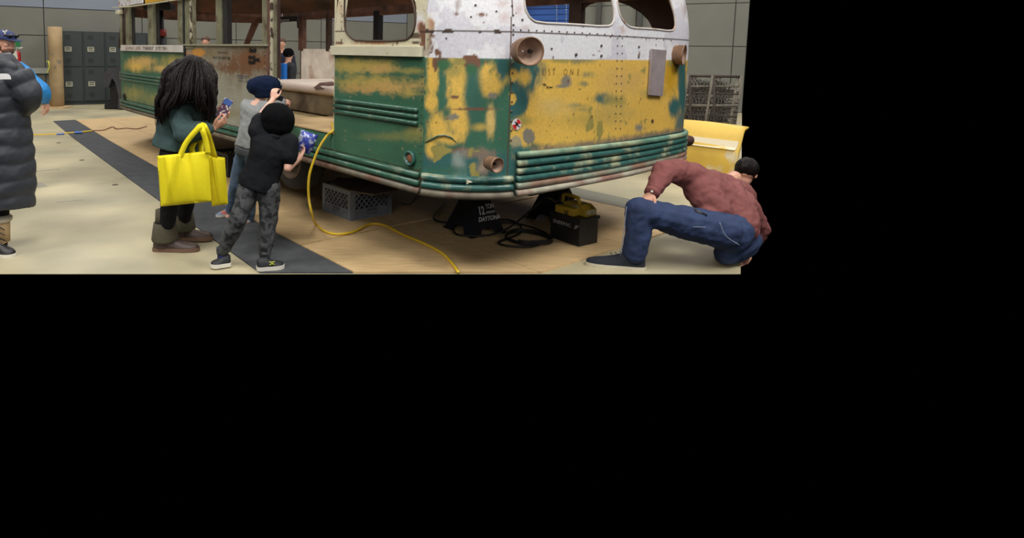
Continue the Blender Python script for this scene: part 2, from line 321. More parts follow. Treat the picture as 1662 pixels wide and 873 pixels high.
def project_arr(P):
    v = P-CAM; dz = v@Fw; return CX+FL*(v@Rt)/dz, CY-FL*(v@Up)/dz
def sheet(name, plan, z0, z1, step, colf, mat, parent, holes=(), thick=.006, top=None, inv=False, uvholes=()):
    UV, s = resample(plan, step); nz = max(2, int((z1-z0)/step)+1); zs = np.linspace(z0, z1, nz); n = len(UV)
    if len(UV) > 2: tan = np.gradient(UV, axis=0)
    else: tan = np.repeat((UV[1]-UV[0])[None], 2, 0)
    tan /= np.linalg.norm(tan, axis=1)[:, None]; nin = np.c_[-tan[:, 1], tan[:, 0]]
    cen = np.array([3.8, 1.5]); sg = np.sign(((cen-UV)*nin).sum(1)); nin *= sg[:, None]
    U = UV[:, 0][:, None]+nin[:, 0][:, None]*lean(zs)[None]; Vv = UV[:, 1][:, None]+nin[:, 1][:, None]*lean(zs)[None]
    S_ = np.repeat(s[:, None], nz, 1); Z = np.repeat(zs[None], n, 0)
    keep = np.ones((n-1, nz-1), bool)
    def P3(): return S0[None, None]+Dd*U[..., None]+Ee*Vv[..., None]+V(0, 0, 1)*Z[..., None]
    cc = lambda A: (A[:-1, :-1]+A[1:, :-1]+A[:-1, 1:]+A[1:, 1:])/4
    for Q in uvholes:                                    # polygons in (s, z)
        d, gx, gy = poly_sdf(S_, Z, Q); keep &= cc(d) > 0; near = np.abs(d) < step*.75
        k_ = np.where(near, 1., 0.); S2 = S_-gx*k_; Z = Z-gy*k_
        U = np.interp(S2, s, UV[:, 0]); Vv = np.interp(S2, s, UV[:, 1]); U = U+np.interp(S2, s, nin[:, 0])*lean(Z); Vv = Vv+np.interp(S2, s, nin[:, 1])*lean(Z); S_ = S2
    P = P3(); px, py = project_arr(P); C = colf(px, py, S_, Z, U, Vv) if colf else None
    P = P.reshape(-1, 3); idx = np.arange(n*nz).reshape(n, nz); F = np.stack([idx[:-1, :-1], idx[1:, :-1], idx[1:, 1:], idx[:-1, 1:]], -1)[keep]
    off = np.array(list(parent['_root'])); me = bpy.data.meshes.new(name); me.from_pydata((P-off).tolist(), [], F.tolist())
    if C is not None:
        at_ = me.color_attributes.new('Col', 'FLOAT_COLOR', 'POINT'); at_.data.foreach_set('color', np.c_[C.reshape(-1, 3), np.ones(n*nz)].ravel())
    bm = bmesh.new(); bm.from_mesh(me); bmesh.ops.delete(bm, geom=[v for v in bm.verts if not v.link_faces], context='VERTS')
    f0 = next(iter(bm.faces)); f0.normal_update(); c_ = np.array(f0.calc_center_median())+off; out = c_-(S0+Dd*3.8+Ee*1.5); 
    if np.array(f0.normal)@V(out[0], out[1], 0) < 0: bmesh.ops.reverse_faces(bm, faces=bm.faces)
    bm.to_mesh(me); bm.free(); me.materials.append(mat); o = bpy.data.objects.new(name, me); COL.objects.link(o); o.parent = parent; o['_root'] = off.tolist()
    me.materials.append(m_rust); m_ = o.modifiers.new('t', 'SOLIDIFY'); m_.thickness = thick; m_.offset = -1; m_.material_offset = 1; m_.material_offset_rim = 1
    me.polygons.foreach_set('use_smooth', [True]*len(me.polygons)); return o
# ---- paint patterns (flaked layers of real paint: white, yellow, green, teal, primer, rust)
cY = lin((234, 192, 92)); cYd = lin((214, 176, 104)); cG = lin((62, 110, 76)); cT = lin((60, 106, 104)); cW = lin((238, 238, 244)); cR = lin((124, 88, 70)); cP = lin((140, 134, 120)); cRo = lin((176, 112, 70)); cDk = lin((70, 56, 48)); cTan = lin((196, 184, 140)); cC = lin((216, 208, 180))
def blobs(C, px, py, s, z, L, ns=14):
    n1 = fbm(s*ns+5, z*ns*.6+9, 4)-.5; n2 = fbm(s*(90 if ns > 12 else 25), z*(25 if ns > 12 else 90), 3)-.5
    for cx, cy, rx, ry, col, soft, na in L:
        so_ = soft*(1.7 if soft > .13 else 1); d = np.hypot((px-cx)/rx, (py-cy)/ry)+n1*na*1.5+n2*na*1.1; w = 1-sst(1-so_, 1+so_, d); C = C*(1-w[..., None])+col*w[..., None]
    return C
def speck(C, s, z, sc_, th, col, wmask=1.):
    w = sst(th, th+.04, fbm(s*sc_+50, z*sc_+80, 4))*wmask; return C*(1-w[..., None])+col*w[..., None]
REAR = [(833, 282, 9, 26, cT, .15, .2), (850, 118, 34, 34, cT, .25, .5), (836, 170, 16, 34, cT, .2, .5), (846, 160, 12, 22, cT, .2, .5), (851, 126, 10, 12, cY, .3, .5), (832, 122, 9, 10, cY, .2, .3), (831, 161, 7, 9, cY, .1, .2), (850, 196, 14, 8, mix(cG, cY, .5), .4, .6),
    (905, 96, 16, 5, mix(cG, cY, .4), .5, .8), (946, 97, 20, 5, mix(cT, cY, .3), .5, .8), (955, 121, 9, 5, mix(cT, cY, .35), .5, .9), (948, 136, 9, 4, mix(cT, cY, .35), .5, .9), (919, 133, 9, 11, cP, .15, .3), (911, 140, 9, 2.5, cP, .3, .3),
    (978, 161, 17, 9, cT, .35, .9), (1000, 163, 15, 9, mix(cG, cY, .3), .5, .9), (935, 171, 16, 3, mix(cT, cY, .4), .6, 1.1), (948, 178, 14, 3, mix(cT, cY, .4), .6, 1.1), (990, 186, 26, 14, mix(cY, cT, .3), .7, .9), (950, 194, 34, 10, mix(cY, cG, .3), .7, .9), (900, 172, 20, 12, mix(cY, cTan, .4), .7, .8),
    (858, 222, 10, 13, cP, .1, .5), (838, 234, 10, 14, mix(cP, cTan, .5), .1, .2), (842, 246, 6, 4, cR, .3, .5), (848, 246, 26, 10, cT, .3, .6), (868, 240, 10, 8, mix(cG, cT, .5), .4, .6),
    (1098, 104, 14, 16, cG*.75, .2, .4), (1107, 140, 7, 60, cT, .2, .4), (1094, 174, 9, 16, cT, .3, .6), (1104, 214, 9, 34, mix(cP, cT, .6), .2, .4), (1036, 207, 10, 7, cP, .3, 1.), (1060, 150, 16, 8, mix(cG, cY, .5), .5, .8), (1010, 130, 30, 20, cYd, .7, .6), (1088, 125, 10, 26, lin((206, 160, 44)), .4, .4), (1059, 197, 2.2, 3.5, cDk, .2, .2)]
CORN = [(702, 120, 9, 48, cY, .25, .45), (700, 166, 11, 16, cY, .2, .4), (712, 208, 16, 24, cY, .3, .5), (741, 128, 15, 50, cY, .25, .6), (744, 190, 15, 32, cY, .25, .5), (731, 225, 18, 10, cY, .3, .5), (795, 130, 19, 26, cY, .2, .4), (796, 196, 7, 28, mix(cY, cTan, .4), .3, .5), (818, 128, 7, 8, mix(cY, cG, .4), .4, .5),
    (815, 108, 9, 20, cT, .2, .3), (700, 243, 9, 15, cY, .25, .4), (738, 112, 12, 14, mix(cG, cY, .5), .4, .8), (779, 206, 12, 5, mix(cG, cY, .6), .5, .6), (768, 150, 12, 40, mix(cG, cT, .6), .4, .4),
    (716, 90, 12, 12, cR, .12, .9), (706, 100, 5, 14, cR, .15, .8), (762, 98, 13, 12, cR, .12, .8), (776, 101, 4, 8, cR, .15, .7), (722, 105, 11, 8, cG, .3, .7), (764, 112, 8, 7, cG, .3, .7), (738, 157, 7, 3, cR, .2, .9), (800, 156, 7, 5, cP, .2, .9), (770, 177, 34, 1.8, cR, .3, .6), (734, 190, 10, 5, cP, .15, .8),
    (745, 244, 10, 5, cR, .4, .9), (775, 250, 28, 8, mix(cR, cP, .6), .35, .9), (790, 262, 14, 12, mix(cR, cP, .7), .35, .8), (745, 265, 9, 15, mix(cT, lin((190, 196, 184)), .5), .6, 1.1), (782, 273, 10, 10, lin((170, 150, 132)), .5, 1.), (720, 276, 32, 6, mix(cT, cG, .5), .6, .6)]
def c_rear(px, py, s, z, u, v):
    C = np.empty(px.shape+(3,)); tone = fbm(s*3, z*3, 4)[..., None]; C[:] = cY*(.86+.25*tone)
    C = blobs(C, px, py, s, z, REAR)
    left = px < 829; G_ = np.empty_like(C); G_[:] = mix(cG, cT, .35)*(.85+.3*tone)
    wt = sst(236, 262, py)[..., None]; G_ = G_*(1-wt)+cT*wt
    G_ = blobs(G_, px, py, s, z, CORN); C = np.where(left[..., None], G_, C)
    C = speck(C, s, z, 9, .72, mix(cY, cG, .6)); C = speck(C, s, z, 34, .79, cR)
    eb = sst(.955, .87, z-(px > 829)*.0)*(px > 860); n = fbm(s*25, z*25, 4); w = np.clip(eb*1.5-.6+n-.4, 0, 1)*(px > 829); C = C*(1-w[..., None])+mix(cP, cR, .45)*w[..., None]
    ln = (z > 1.467); Wh = np.empty_like(C); Wh[:] = cW*(.94+.1*tone)
    Wh = blobs(Wh, px, py, s, z, [(716, 86, 12, 8, cR, .12, 1.), (762, 94, 12, 6, cR, .12, .9), (765, 47, 11, 4, cTan, .4, .5), (765, 53, 12, 3, cDk, .2, .8), (694, 65, 9, 22, cR, .15, 1.3), (693, 40, 9, 11, mix(cC, cR, .3), .3, .7), (697, 38, 5, 9, cRo, .3, .7), (699, 14, 4, 5, cRo, .3, .7), (686, 60, 9, 6, lin((100, 92, 76)), .1, .4), (743, 8, 4, 8, mix(cW, cR, .6), .5, 1.2), (735, 24, 12, 4, cR, .3, 1.6), (783, 24, 8, 3, cR, .3, 1.6), (818, 28, 7, 7, mix(cW, cRo, .4), .7, .3), (816, 6, 8, 5, mix(cW, cRo, .4), .7, .3), (842, 16, 6, 8, mix(cW, cRo, .35), .7, .3), (852, 46, 6, 4, mix(cW, cRo, .4), .7, .4), (1006, 49, 7, 5, mix(cW, cRo, .6), .6, .4), (847, 60, 3, 5, mix(cW, cRo, .7), .6, .3), (1096, 62, 4, 6, lin((170, 140, 80)), .4, .3), (1107, 28, 5, 16, mix(cW, cRo, .45), .6, .6), (1112, 15, 2.5, 12, mix(cW, cR, .5), .5, .6), (688, 30, 8, 60, cC, .6, .4)])
    Wh = speck(Wh, s, z, 24, .77, mix(cR, cDk, .4)); Wh = speck(Wh, s, z, 5, .6, mix(cW, lin((206, 204, 216)), .6))
    C = np.where(ln[..., None], Wh, C)
    sm = np.abs(z-1.632) < .005*(1+1.6*sst(.5, .62, fbm(s*20, z*0+3, 3))*(px < 829)); C = np.where(sm[..., None], cDk, C)
    sv = (np.abs(px-829+.028*(py-90)) < 1.0); C = np.where(sv[..., None], mix(cDk, cR, .3), C)
    return np.clip(C, 0, 1)
def c_side(L, base=None, top=None):
    def f(px, py, s, z, u, v):
        C = np.empty(px.shape+(3,)); t = fbm(s*4, z*4, 4)[..., None]; st = fbm(s*8, z*60, 3)[..., None]; C[:] = (base if base is not None else mix(cG, cT, .25)*.86)*(.72+.35*t+.25*st)
        C = blobs(C, px, py, s, z, L, 10); C = speck(C, s, z, 30, .78, mix(cR, cTan, .5)); return np.clip(C, 0, 1)
    return f
cYG = mix(cY, cG, .45)
SR = [(590, 106, 40, 9, cYG, .6, .9), (615, 112, 30, 5, cYd*.8, .5, 1.), (565, 108, 18, 10, cYG, .7, 1.), (600, 134, 54, 9, cYG, .6, 1.), (635, 142, 44, 8, cYd*.85, .5, 1.), (585, 143, 28, 6, cYd*.75, .6, 1.), (665, 152, 14, 5, cYG, .6, 1.), (665, 115, 20, 4, mix(cG, cY, .35), .6, 1.), (672, 218, 20, 9, mix(cG, cYG, .6), .6, .7), (640, 222, 44, 5, mix(cG, cYG, .3), .7, .8)]
SF = [(221, 106, 14, 9, cY, .5, .6), (235, 100, 18, 6, cYd, .6, .8), (262, 111, 17, 5, cYd, .5, .7), (283, 100, 16, 7, mix(cG, cY, .5), .7, .9), (218, 153, 12, 10, mix(cG, cYG, .7), .7, .8), (252, 160, 16, 8, mix(cG, cYG, .5), .7, .8)]
BO = bus(3.8, 1.5, 0); busT = thing('bus', 'old weathered green, yellow and white transit bus body raised on stands, windows empty', 'bus', BO)
NEAR = lambda a, b: [V(a, 0), V(b, 0)]
Pr = [p for p in rearp]
# rear windows as holes in (s, z): map photo outline to surface coordinates
RS, rs_s = resample(Pr, .004)
def to_sz(poly):
    out = []
    for px, py in poly:
        best = None; z = 1.8
        for _ in range(4):
            L_ = lean(z); A = S0[None]+Dd*(RS[:, 0]+ (L_))[:, None]+Ee*(RS[:, 1])[:, None]; A[:, 2] = z
            qx, qy = project_arr(A); i = int(np.argmin(np.where(np.arange(len(qx)) < int(len(qx)*.9), np.abs(qx-px), 1e9))); Y = A[i, 1]; r = ray(px, py); z = float(np.clip(HC+r[2]/r[1]*Y, 1.5, 2.25))
        out.append((rs_s[i], z))
    return out
wl_px = round_poly([(849, -34), (850, 4), (853, 18), (860, 30), (872, 37), (930, 39.5), (985, 43.5), (996, 38), (997, 20), (992, -8), (986, -34), (960, -44), (870, -44)], 1)
wr_px = round_poly([(1001, -34), (1001, 5), (1006, 27), (1017, 41), (1026, 45.5), (1060, 47), (1090, 51), (1096, 45), (1096, 32), (1092, 14), (1085, -10), (1070, -36), (1020, -44)], 1)
HL, HR_ = to_sz(wl_px), to_sz(wr_px)
sheet('rear_panel', Pr, .69, 2.22, .009, c_rear, m_paint, busT, uvholes=[HL, HR_])
def rim(name, H, planUV, ss, r, mat, n=8):
    H = np.array(H); g = G(); pts = []
    for s_, z_ in list(H)+[H[0], H[1]]:
        u = np.interp(s_, ss, planUV[:, 0]); v = np.interp(s_, ss, planUV[:, 1]); c = V(3.8, 1.5)-V(u, v); c = nrm(c)*float(lean(z_)); pts.append(bus(u+c[0], v+c[1]*.3, z_))
    return obj(name, g.tube(pts, r, n), mat, busT)
m_wrim = M('window_rim_white', (214, 206, 200), .5, c2=((170, 110, 70), 9, .55, .7))
rim('window_rim', HL, RS, rs_s, .008, m_wrim); rim('window_rim', HR_, RS, rs_s, .008, m_wrim)
# near side, rear section with its rounded window
swin = round_poly([(560, -24), (559.5, 40), (562, 52), (569, 61), (580, 66.5), (655, 66.5), (668, 59), (674, 44), (674.5, 22), (670, 0), (662, -16), (650, -24)], 1)
SW = [side(*q) for q in swin]; SW = [(float(a), float(b)) for a, b in SW]
def c_cream(px, py, s, z, u, v):
    C = np.empty(px.shape+(3,)); t = fbm(s*6, z*6, 4)[..., None]; C[:] = cC*(.85+.2*t)
    C = blobs(C, px, py, s, z, [(553, 12, 4, 10, mix(cC, cRo, .45), .6, .5), (551, 70, 6, 2, cR, .3, .6), (600, 69.5, 24, 2, cRo, .4, 1.2), (672, 58, 12, 5, lin((100, 92, 76)), .08, .5), (675, 69, 7, 3, lin((100, 92, 76)), .1, .5), (680, 35, 9, 12, mix(cC, cW, .8), .5, .5), (684, 45, 5, 8, cRo, .5, .9), (687, 60, 6, 16, cR, .2, 1.3)])
    C = speck(C, s, z, 25, .7, cR); C = np.where((np.abs(py-51) < .8)[..., None] & ((px < 560) | (px > 672))[..., None], cDk, C); return C
sheet('window_panel', NEAR(0, 1.02), 1.53, 2.22, .009, c_cream, m_paint, busT, uvholes=[SW])
g = G(); g.tube([bus(a, -.003, b) for a, b in SW+SW[:2]], .007, 6); obj('window_rim', g, M('dark_rim', (80, 64, 52), .7), busT)
sheet('side_panel', NEAR(.0, 1.02), .70, 1.475, .01, c_side(SR), m_paint, busT)
sheet('side_panel', NEAR(4.13, 6.6)+[V(6.9, .04), V(7.15, .12)], .70, 1.46, .02, c_side(SF), m_paint, busT)
sheet('side_panel', [V(7.15, .12), V(7.5, .38), V(7.85, .9), V(7.97, 1.5), V(7.95, 2.2), V(7.75, 2.75), V(7.3, 3.03)], .6, 1.5, .04, c_side([]), m_paint, busT)
sheet('far_side_panel', [V(7.3-.7, 3.03), V(0, 3.03)], .6, 1.53, .04, c_side([], lin((205, 196, 186))*.9), m_paint, busT)
g = G()
for k in range(3): g.tube([bus(.03, 3.0, .98+.06*k), bus(6.5, 3.0, .98+.06*k)], .014, 6)
for z in (1.17, 1.33, 1.5): g.box(bus(3.2, 3.015, z), (3.3, .012, .006), (Dd, Ee, V(0, 0, 1)))
obj('inner_ribs', g, M('inner_white', (232, 222, 210), .6, c2=((150, 108, 88), 3, .55, .66)), busT)
g = G(); g.box(bus(3.25, 2.995, 1.26), (3.25, .01, .27), (Dd, Ee, V(0, 0, 1))); obj('inner_lining', g, M('inner_white2', (240, 230, 218), .6, noise=(5, .15), c2=((170, 124, 100), 2.2, .5, .66), bump=(20, .2)), busT, smooth=False)
# bare grey graffiti panel between the posts
BARE = [(400, 95, 40, 30, lin((108, 84, 58)), .8, .9), (410, 100, 30, 14, lin((120, 78, 48)), .5, 1.3), (375, 110, 40, 8, lin((112, 78, 52)), .5, 1.3), (330, 86, 26, 8, lin((128, 112, 84)), .6, .8), (322, 85, 10, 7, lin((200, 140, 62)), .15, .4), (307, 88, 6, 5, lin((170, 130, 96)), .2, .5), (340, 124, 3, 5, cDk, .4, .4), (345, 127, 1.5, 9, cDk, .3, .3), (360, 185, 40, 6, lin((140, 132, 100)), .6, .5)]
sheet('bare_panel', NEAR(2.08, 4.13), .72, 1.535, .011, c_side(BARE, lin((150, 148, 134))), m_paint, busT)
for x0, x1, py, s_, sz, m_ in ((354, 371, 86, 'Survivor', .026, m_ink), (346, 374, 95, '4/13/2018', .036, m_ink), (386, 405, 123.5, 'Welcome', .022, 1), (389, 400, 127.5, 'Day 4', .02, 1), (388, 405, 131.5, 'the ride', .018, 1)):
    ua, z = side(x0, py); text('marker_writing', s_, bus(ua, -.006, z), -Dd, V(0, 0, 1), sz, m_ink if m_ != 1 else M('blue_ink', (52, 66, 96), .8), busT, fitw=float(ua-side(x1, py)[0]))
g = G()
for k, (cx, cy) in enumerate(((411, 82), (410, 93), (417, 97), (409, 101))):
    pts = []
    for i in range(14): a = i*1.9+k; pts.append((cx+math.cos(a)*(5+(i % 3)), cy+math.sin(a*1.3)*3.5))
    g.tube([bus(side(*q)[0], -.006, side(*q)[1]) for q in pts], .003, 4)
obj('marker_scribble', g, m_ink, busT)
# lower skirt sheet on side and its ridges
gapz = .855
sheet('skirt_panel', NEAR(1.02, 2.08), .70, gapz, .03, c_side([]), m_paint, busT)
g = G(); g.box(bus(3.1, .02, .715), (1.05, .008, .03), (Dd, Ee, V(0, 0, 1))); obj('skirt_panel', g, m_green, busT, smooth=False)
def ridge(name, pts, r, mat, out=True): return obj(name, G().tube(pts, r, 10, flat=1), mat, busT)
sideline = [V(6.9, .04), V(6.5, 0), V(5.4, 0), V(4.2, 0), V(3, 0), V(2, 0), V(1, 0), V(.02, 0)]
for k, z in enumerate((.707, .655, .605)):
    ridge('skirt_ridge', [bus(p[0], p[1]-.008, z) for p in sideline], .023, m_green if k < 2 else m_skirt)
    cp = [p for p in Pr if p[1] < .43]; ridge('corner_ridge', [bus(p[0]-.01, p[1]-.008, z) for p in cp], .024 if k < 2 else .026, m_teal if k < 2 else m_skirt)
g = G(); cp2 = [V(1, 0), V(0.02, 0)]+[p for p in Pr if p[1] < .43]
for a in (0,): g.loft([[bus(p[0], p[1]-.002, z) for z in (.575, .70)]+[bus(p[0]+.012, p[1]+.01, z) for z in (.70, .575)] for p in [q for q in Pr if q[1] < .43]])
obj('corner_skirt', g, m_teal, busT)
g = G(); g.loft([[bus(p[0], p[1]+.0, z) for z in (.575, .74)]+[bus(p[0], p[1]+.012, z) for z in (.74, .575)] for p in sideline]); obj('side_skirt', g, m_skirt, busT, smooth=False)
rl = [p for p in Pr if .42 < p[1] < 2.9]
def rz(k, v): # ridge heights: bumper bent up toward its right end
    return .845-.044*k+.018*sst(.5, 2.6, v)*0+.012*math.sin(v*1.5)*(k/5)
mt = [M('bumper_green', (96, 138, 122), .38, noise=(10, .3), c2=((186, 190, 150), 3, .45, .65)), m_teal, m_teal, m_teal, M('bumper_pale', (138, 158, 140), .4, noise=(10, .2), c2=((150, 118, 100), 3, .42, .6)), M('bumper_edge', (176, 172, 154), .45, noise=(10, .2), c2=((150, 116, 104), 4, .45, .62))]
for k in range(6):
    zt = [(.862, .842), (.808, .800), (.755, .757), (.708, .716), (.662, .678), (.615, .638)][k]
    pts = [bus(p[0]-.022, p[1], float(mix(zt[0], zt[1], (p[1]-.42)/2.4))) for p in rl]
    ridge('bumper_ridge', pts, .0215 if k < 5 else .023, mt[k])
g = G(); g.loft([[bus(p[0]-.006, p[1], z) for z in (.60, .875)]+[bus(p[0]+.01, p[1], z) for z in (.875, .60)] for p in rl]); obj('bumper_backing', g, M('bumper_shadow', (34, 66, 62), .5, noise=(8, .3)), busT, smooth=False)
# mid-height ridges
for a, b in ((.05, 1.015), (4.13, 6.95)):
    for k in range(3):
        z = 1.127-.043*k; g = G(); P = [bus(u, -.006 if u < 6.6 else (u-6.6)*.14-.006, z) for u in np.linspace(a, b, 8)]; g.tube(P, .0165, 10)
        obj('side_ridge', g, m_green, busT)
# belt mouldings
g = G(); g.box(bus(.53, -.012, 1.505), (.515, .016, .035), (Dd, Ee, V(0, 0, 1))); obj('belt_strip', g, m_cream, busT, bevel=.004)
g = G(); g.box(bus(5.38, -.012, 1.5), (1.25, .014, .042), (Dd, Ee, V(0, 0, 1))); g.box(bus(6.78, .03, 1.5), (.14, .014, .042), (nrm(Dd+Ee*.22), nrm(Ee-Dd*.22), V(0, 0, 1))); obj('belt_strip', g, M('belt_white', (206, 200, 194), .5, noise=(5, .1), c2=((168, 120, 90), 4, .6, .75)), busT, smooth=False)
m_let = M('faded_letter', (78, 70, 70), .8, c2=((190, 170, 160), 14, .5, .6))
for i, (tx, x0, x1, m_) in enumerate((('LAMAS', 207.5, 221, M('very_faded_letter', (160, 134, 122), .8)), ('AND', 223.5, 231, None), ('TRANSIT', 235, 252.5, m_let), ('SYSTEM', 256, 274.5, m_let))):
    m_ = m_ or vf; vf = m_; ua, ub = float(side(x0, 78)[0]), float(side(x1, 78)[0])
    text('lettering', tx, bus(ua, -.028, 1.478), -Dd, V(0, 0, 1), .062, m_, busT, fitw=ua-ub)
g = G(); g.box(bus(3.1, -.004, 1.545), (1.04, .02, .008), (Dd, Ee, V(0, 0, 1))); obj('window_sill', g, M('sill', (150, 146, 122), .6), busT, smooth=False)
# window posts, near side
def post(u0, u1, z0, z1, v0, v1, mat, nm='window_post'):
    g = G(); g.box(bus((u0+u1)/2, (v0+v1)/2, (z0+z1)/2), ((u1-u0)/2, (v1-v0)/2, (z1-z0)/2), (Dd, Ee, V(0, 0, 1))); return obj(nm, g, mat, busT, bevel=.006)
U = lambda px: float(side(px, 60)[0])
for a, b in ((204, 209), (240, 248), (288.5, 295.5)): post(U(b), U(a), 1.54, 2.1, 0, .05, m_post); post(U(b)-.08, U(a)-.12, 1.54, 2.1, .05, .07, m_dark, 'post_channel')
post(U(315), U(301.5), 1.5, 2.12, -.01, .03, m_post); post(U(314), U(310), 1.54, 2.1, -.016, -.008, m_flake, 'post_strip'); post(U(301.6), U(299.6), 1.3, 2.12, -.02, .02, m_black, 'door_gasket')
post(U(358.5), U(350), 1.545, 2.1, 0, .03, m_post); post(U(363)-.03, U(358.5), 1.545, 2.1, .02, .08, m_dark, 'post_channel')
post(U(436), U(425), 1.54, 2.12, 0, .03, m_post); post(U(441), U(435), .8, 2.12, -.012, .02, m_rust, 'post_strip'); post(U(443.4), U(440.5), .8, 2.12, -.018, .03, m_flake, 'post_strip'); post(U(449), U(443.5), .8, 2.12, 0, .04, m_post); post(U(450.5), U(449), .8, 2.12, .0, .03, m_rustd, 'post_channel')
post(1.02, 1.032, .7, 2.1, 0, .02, m_cream, 'post_strip')
# front corner pillar (flaked white) and windshield frame
for (u, v, r, mt_) in ((6.78, .03, .022, m_post), (6.72, .12, .02, m_flake), (6.95, .16, .04, m_rustd)):
    g = G(); g.tube([bus(u, v, 1.5), bus(u, v, 2.1)], r, 8); obj('corner_pillar', g, mt_, busT)
def fz(pt): return pt
g = G()
fr = [V(7.3, 3.03), V(7.75, 2.75), V(7.95, 2.2), V(7.97, 1.5), V(7.85, .9), V(7.5, .38), V(7.15, .12)]; frc = crom(fr, 6)
g.loft([[bus(p[0], p[1], z) for z in (2.0, 2.35)]+[bus(p[0]-.03, p[1], z) for z in (2.35, 2.0)] for p in frc]); obj('windshield_header', g, m_rust, busT)
g = G(); g.tube([bus(7.97, 1.45, 1.5), bus(7.97, 1.45, 2.1)], .05); obj('windshield_divider', g, m_rust, busT)
g = G(); g.tube([bus(7.95, 2.6, 1.5), bus(7.82, 2.8, 2.08), bus(7.7, 2.85, 2.3)], [.05, .07, .12]); obj('front_pillar', g, m_rust, busT)
g = G(); g.tube([bus(7.2, .16, 1.5), bus(7.3, .25, 2.1)], .07); obj('front_pillar', g, m_rustd, busT)
# far side: header, posts, doorway frame
g = G(); g.box(bus(3.6, 3.0, 2.17), (3.55, .02, .14), (Dd, Ee, V(0, 0, 1))); obj('far_header', g, m_rust, busT, smooth=False)
for a, b, m in ((-.02, .1, m_rustd), (.9, 1.05, m_rustd), (2.2, 2.35, m_rustd), (3.4, 3.5, m_rustd), (4.28, 4.42, m_black), (5.62, 5.7, m_rustd), (6.43, 6.58, m_rust)): post(a, b, 1.5, 2.1, 2.97, 3.05, m, 'far_window_post')
g = G(); q = lambda u, z: bus(u, 2.98, z)
g.tube([q(6.58, 1.9), q(6.6, 2.06), q(6.66, 2.08), q(7.4, 2.09)], .03, 6); obj('doorway_frame', g, m_black, busT)
g = G(); sd = bus(6.95, 2.97, 2.04); g.box(sd, (.36, .008, .028), (Dd, Ee, V(0, 0, 1))); so = obj('exit_sign', g, m_black, busT, smooth=False)
text('sign_lettering', 'EXITDOOR', bus(7.2, 2.955, 2.022), -Dd, V(0, 0, 1), .05, m_text, so, sx=1.3)
obj('corner_liner', G().box(bus(.0, 2.98, 1.8), (.12, .02, .28), (Dd, Ee, V(0, 0, 1))), m_rustd, busT, smooth=False)
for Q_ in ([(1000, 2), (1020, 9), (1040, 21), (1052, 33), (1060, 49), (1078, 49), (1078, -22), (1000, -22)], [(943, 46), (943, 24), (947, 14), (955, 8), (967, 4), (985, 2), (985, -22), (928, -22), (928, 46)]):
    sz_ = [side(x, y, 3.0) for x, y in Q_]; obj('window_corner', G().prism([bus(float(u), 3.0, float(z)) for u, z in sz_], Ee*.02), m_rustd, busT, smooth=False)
# roof shell, its open middle widened to let overhead light inside
outl = [V(6.6, 0), V(3.3, 0), V(1.0, 0)]+[V(*p) for p in resample(Pr, .1)[0]]+[V(1, 3.03), V(3.3, 3.03), V(6.6, 3.03)]+[V(*p) for p in resample(frontp, .15)[0]][:-1]
g = G(); R_ = []
for z, ins in ((2.16, .07), (2.27, .11), (2.38, .25), (2.46, .45), (2.53, .8)):
    R_.append([bus(3.76+(p[0]-3.76)*(1-ins/4.4), 1.515+(p[1]-1.515)*(1-ins/1.515), z) for p in outl])
for z, ins in ((2.50, .82), (2.42, .47), (2.34, .28), (2.24, .15), (2.16, .11)):
    R_.append([bus(3.76+(p[0]-3.76)*(1-ins/4.4), 1.515+(p[1]-1.515)*(1-ins/1.515), z) for p in outl])
g.loft(R_+[R_[0]], cap=False)
n_ = len(outl); obj('roof', g, M('roof_rust', (104, 70, 58), .8, noise=(4, .3), c2=((60, 44, 40), 2, .45, .65)), busT)
g = G(); g.tube([bus(7.0, -.03, 2.1), bus(6.0, -.03, 2.075), bus(4.0, -.03, 2.068), bus(2.1, -.03, 2.07)], .016, 6, flat=.6); obj('rain_gutter', g, m_cream, busT)
m_lb = M('letterboard_white', (208, 208, 212), .6, c2=((150, 104, 92), 9, .56, .68), noise=(6, .08))
g = G(); g.box(bus(6.15, -.015, 2.2), (.55, .01, .1), (Dd, Ee, V(0, 0, 1))); g.box(bus(6.78, .02, 2.2), (.05, .01, .1), (nrm(Dd+Ee*.3), nrm(Ee-Dd*.3), V(0, 0, 1))); obj('letterboard', g, m_lb, busT, smooth=False)
g = G(); g.box(bus(4.75, -.015, 2.2), (.72, .01, .11), (Dd, Ee, V(0, 0, 1))); obj('letterboard', g, M('letterboard_yellow', (206, 158, 44), .5, noise=(5, .15)), busT, smooth=False)
g = G(); g.box(bus(6.8, .01, 2.03), (.06, .04, .03), (Dd, Ee, V(0, 0, 1))); obj('gutter_end', g, m_cream, busT, bevel=.01)
# floor, bench, chassis, wheels
g = G(); g.prism([bus(3.76+(p[0]-3.76)*.97, 1.515+(p[1]-1.515)*.95, .833) for p in outl], V(0, 0, .024)); obj('bus_floor', g, M('floor_ply', (190, 168, 124), .6, noise=(5, .15)), busT, smooth=False)
g = G(); g.prism([bus(1.02, -.01, .862), bus(2.0, .0, .862), bus(2.05, .7, .862), bus(1.02, .62, .862)], V(0, 0, .012)); obj('floor_board', g, m_ply, busT, smooth=False)
bx = lambda u0, u1, v0, v1, z0, z1: G().box(bus((u0+u1)/2, (v0+v1)/2, (z0+z1)/2), ((u1-u0)/2, (v1-v0)/2, (z1-z0)/2), (Dd, Ee, V(0, 0, 1)))
obj('bench_box', bx(.6, 3.6, .66, 1.6, .87, 1.1), M('bench_bare', (136, 122, 98), .7, noise=(4, .35), c2=((78, 60, 50), 2.2, .45, .6)), busT, bevel=.01)
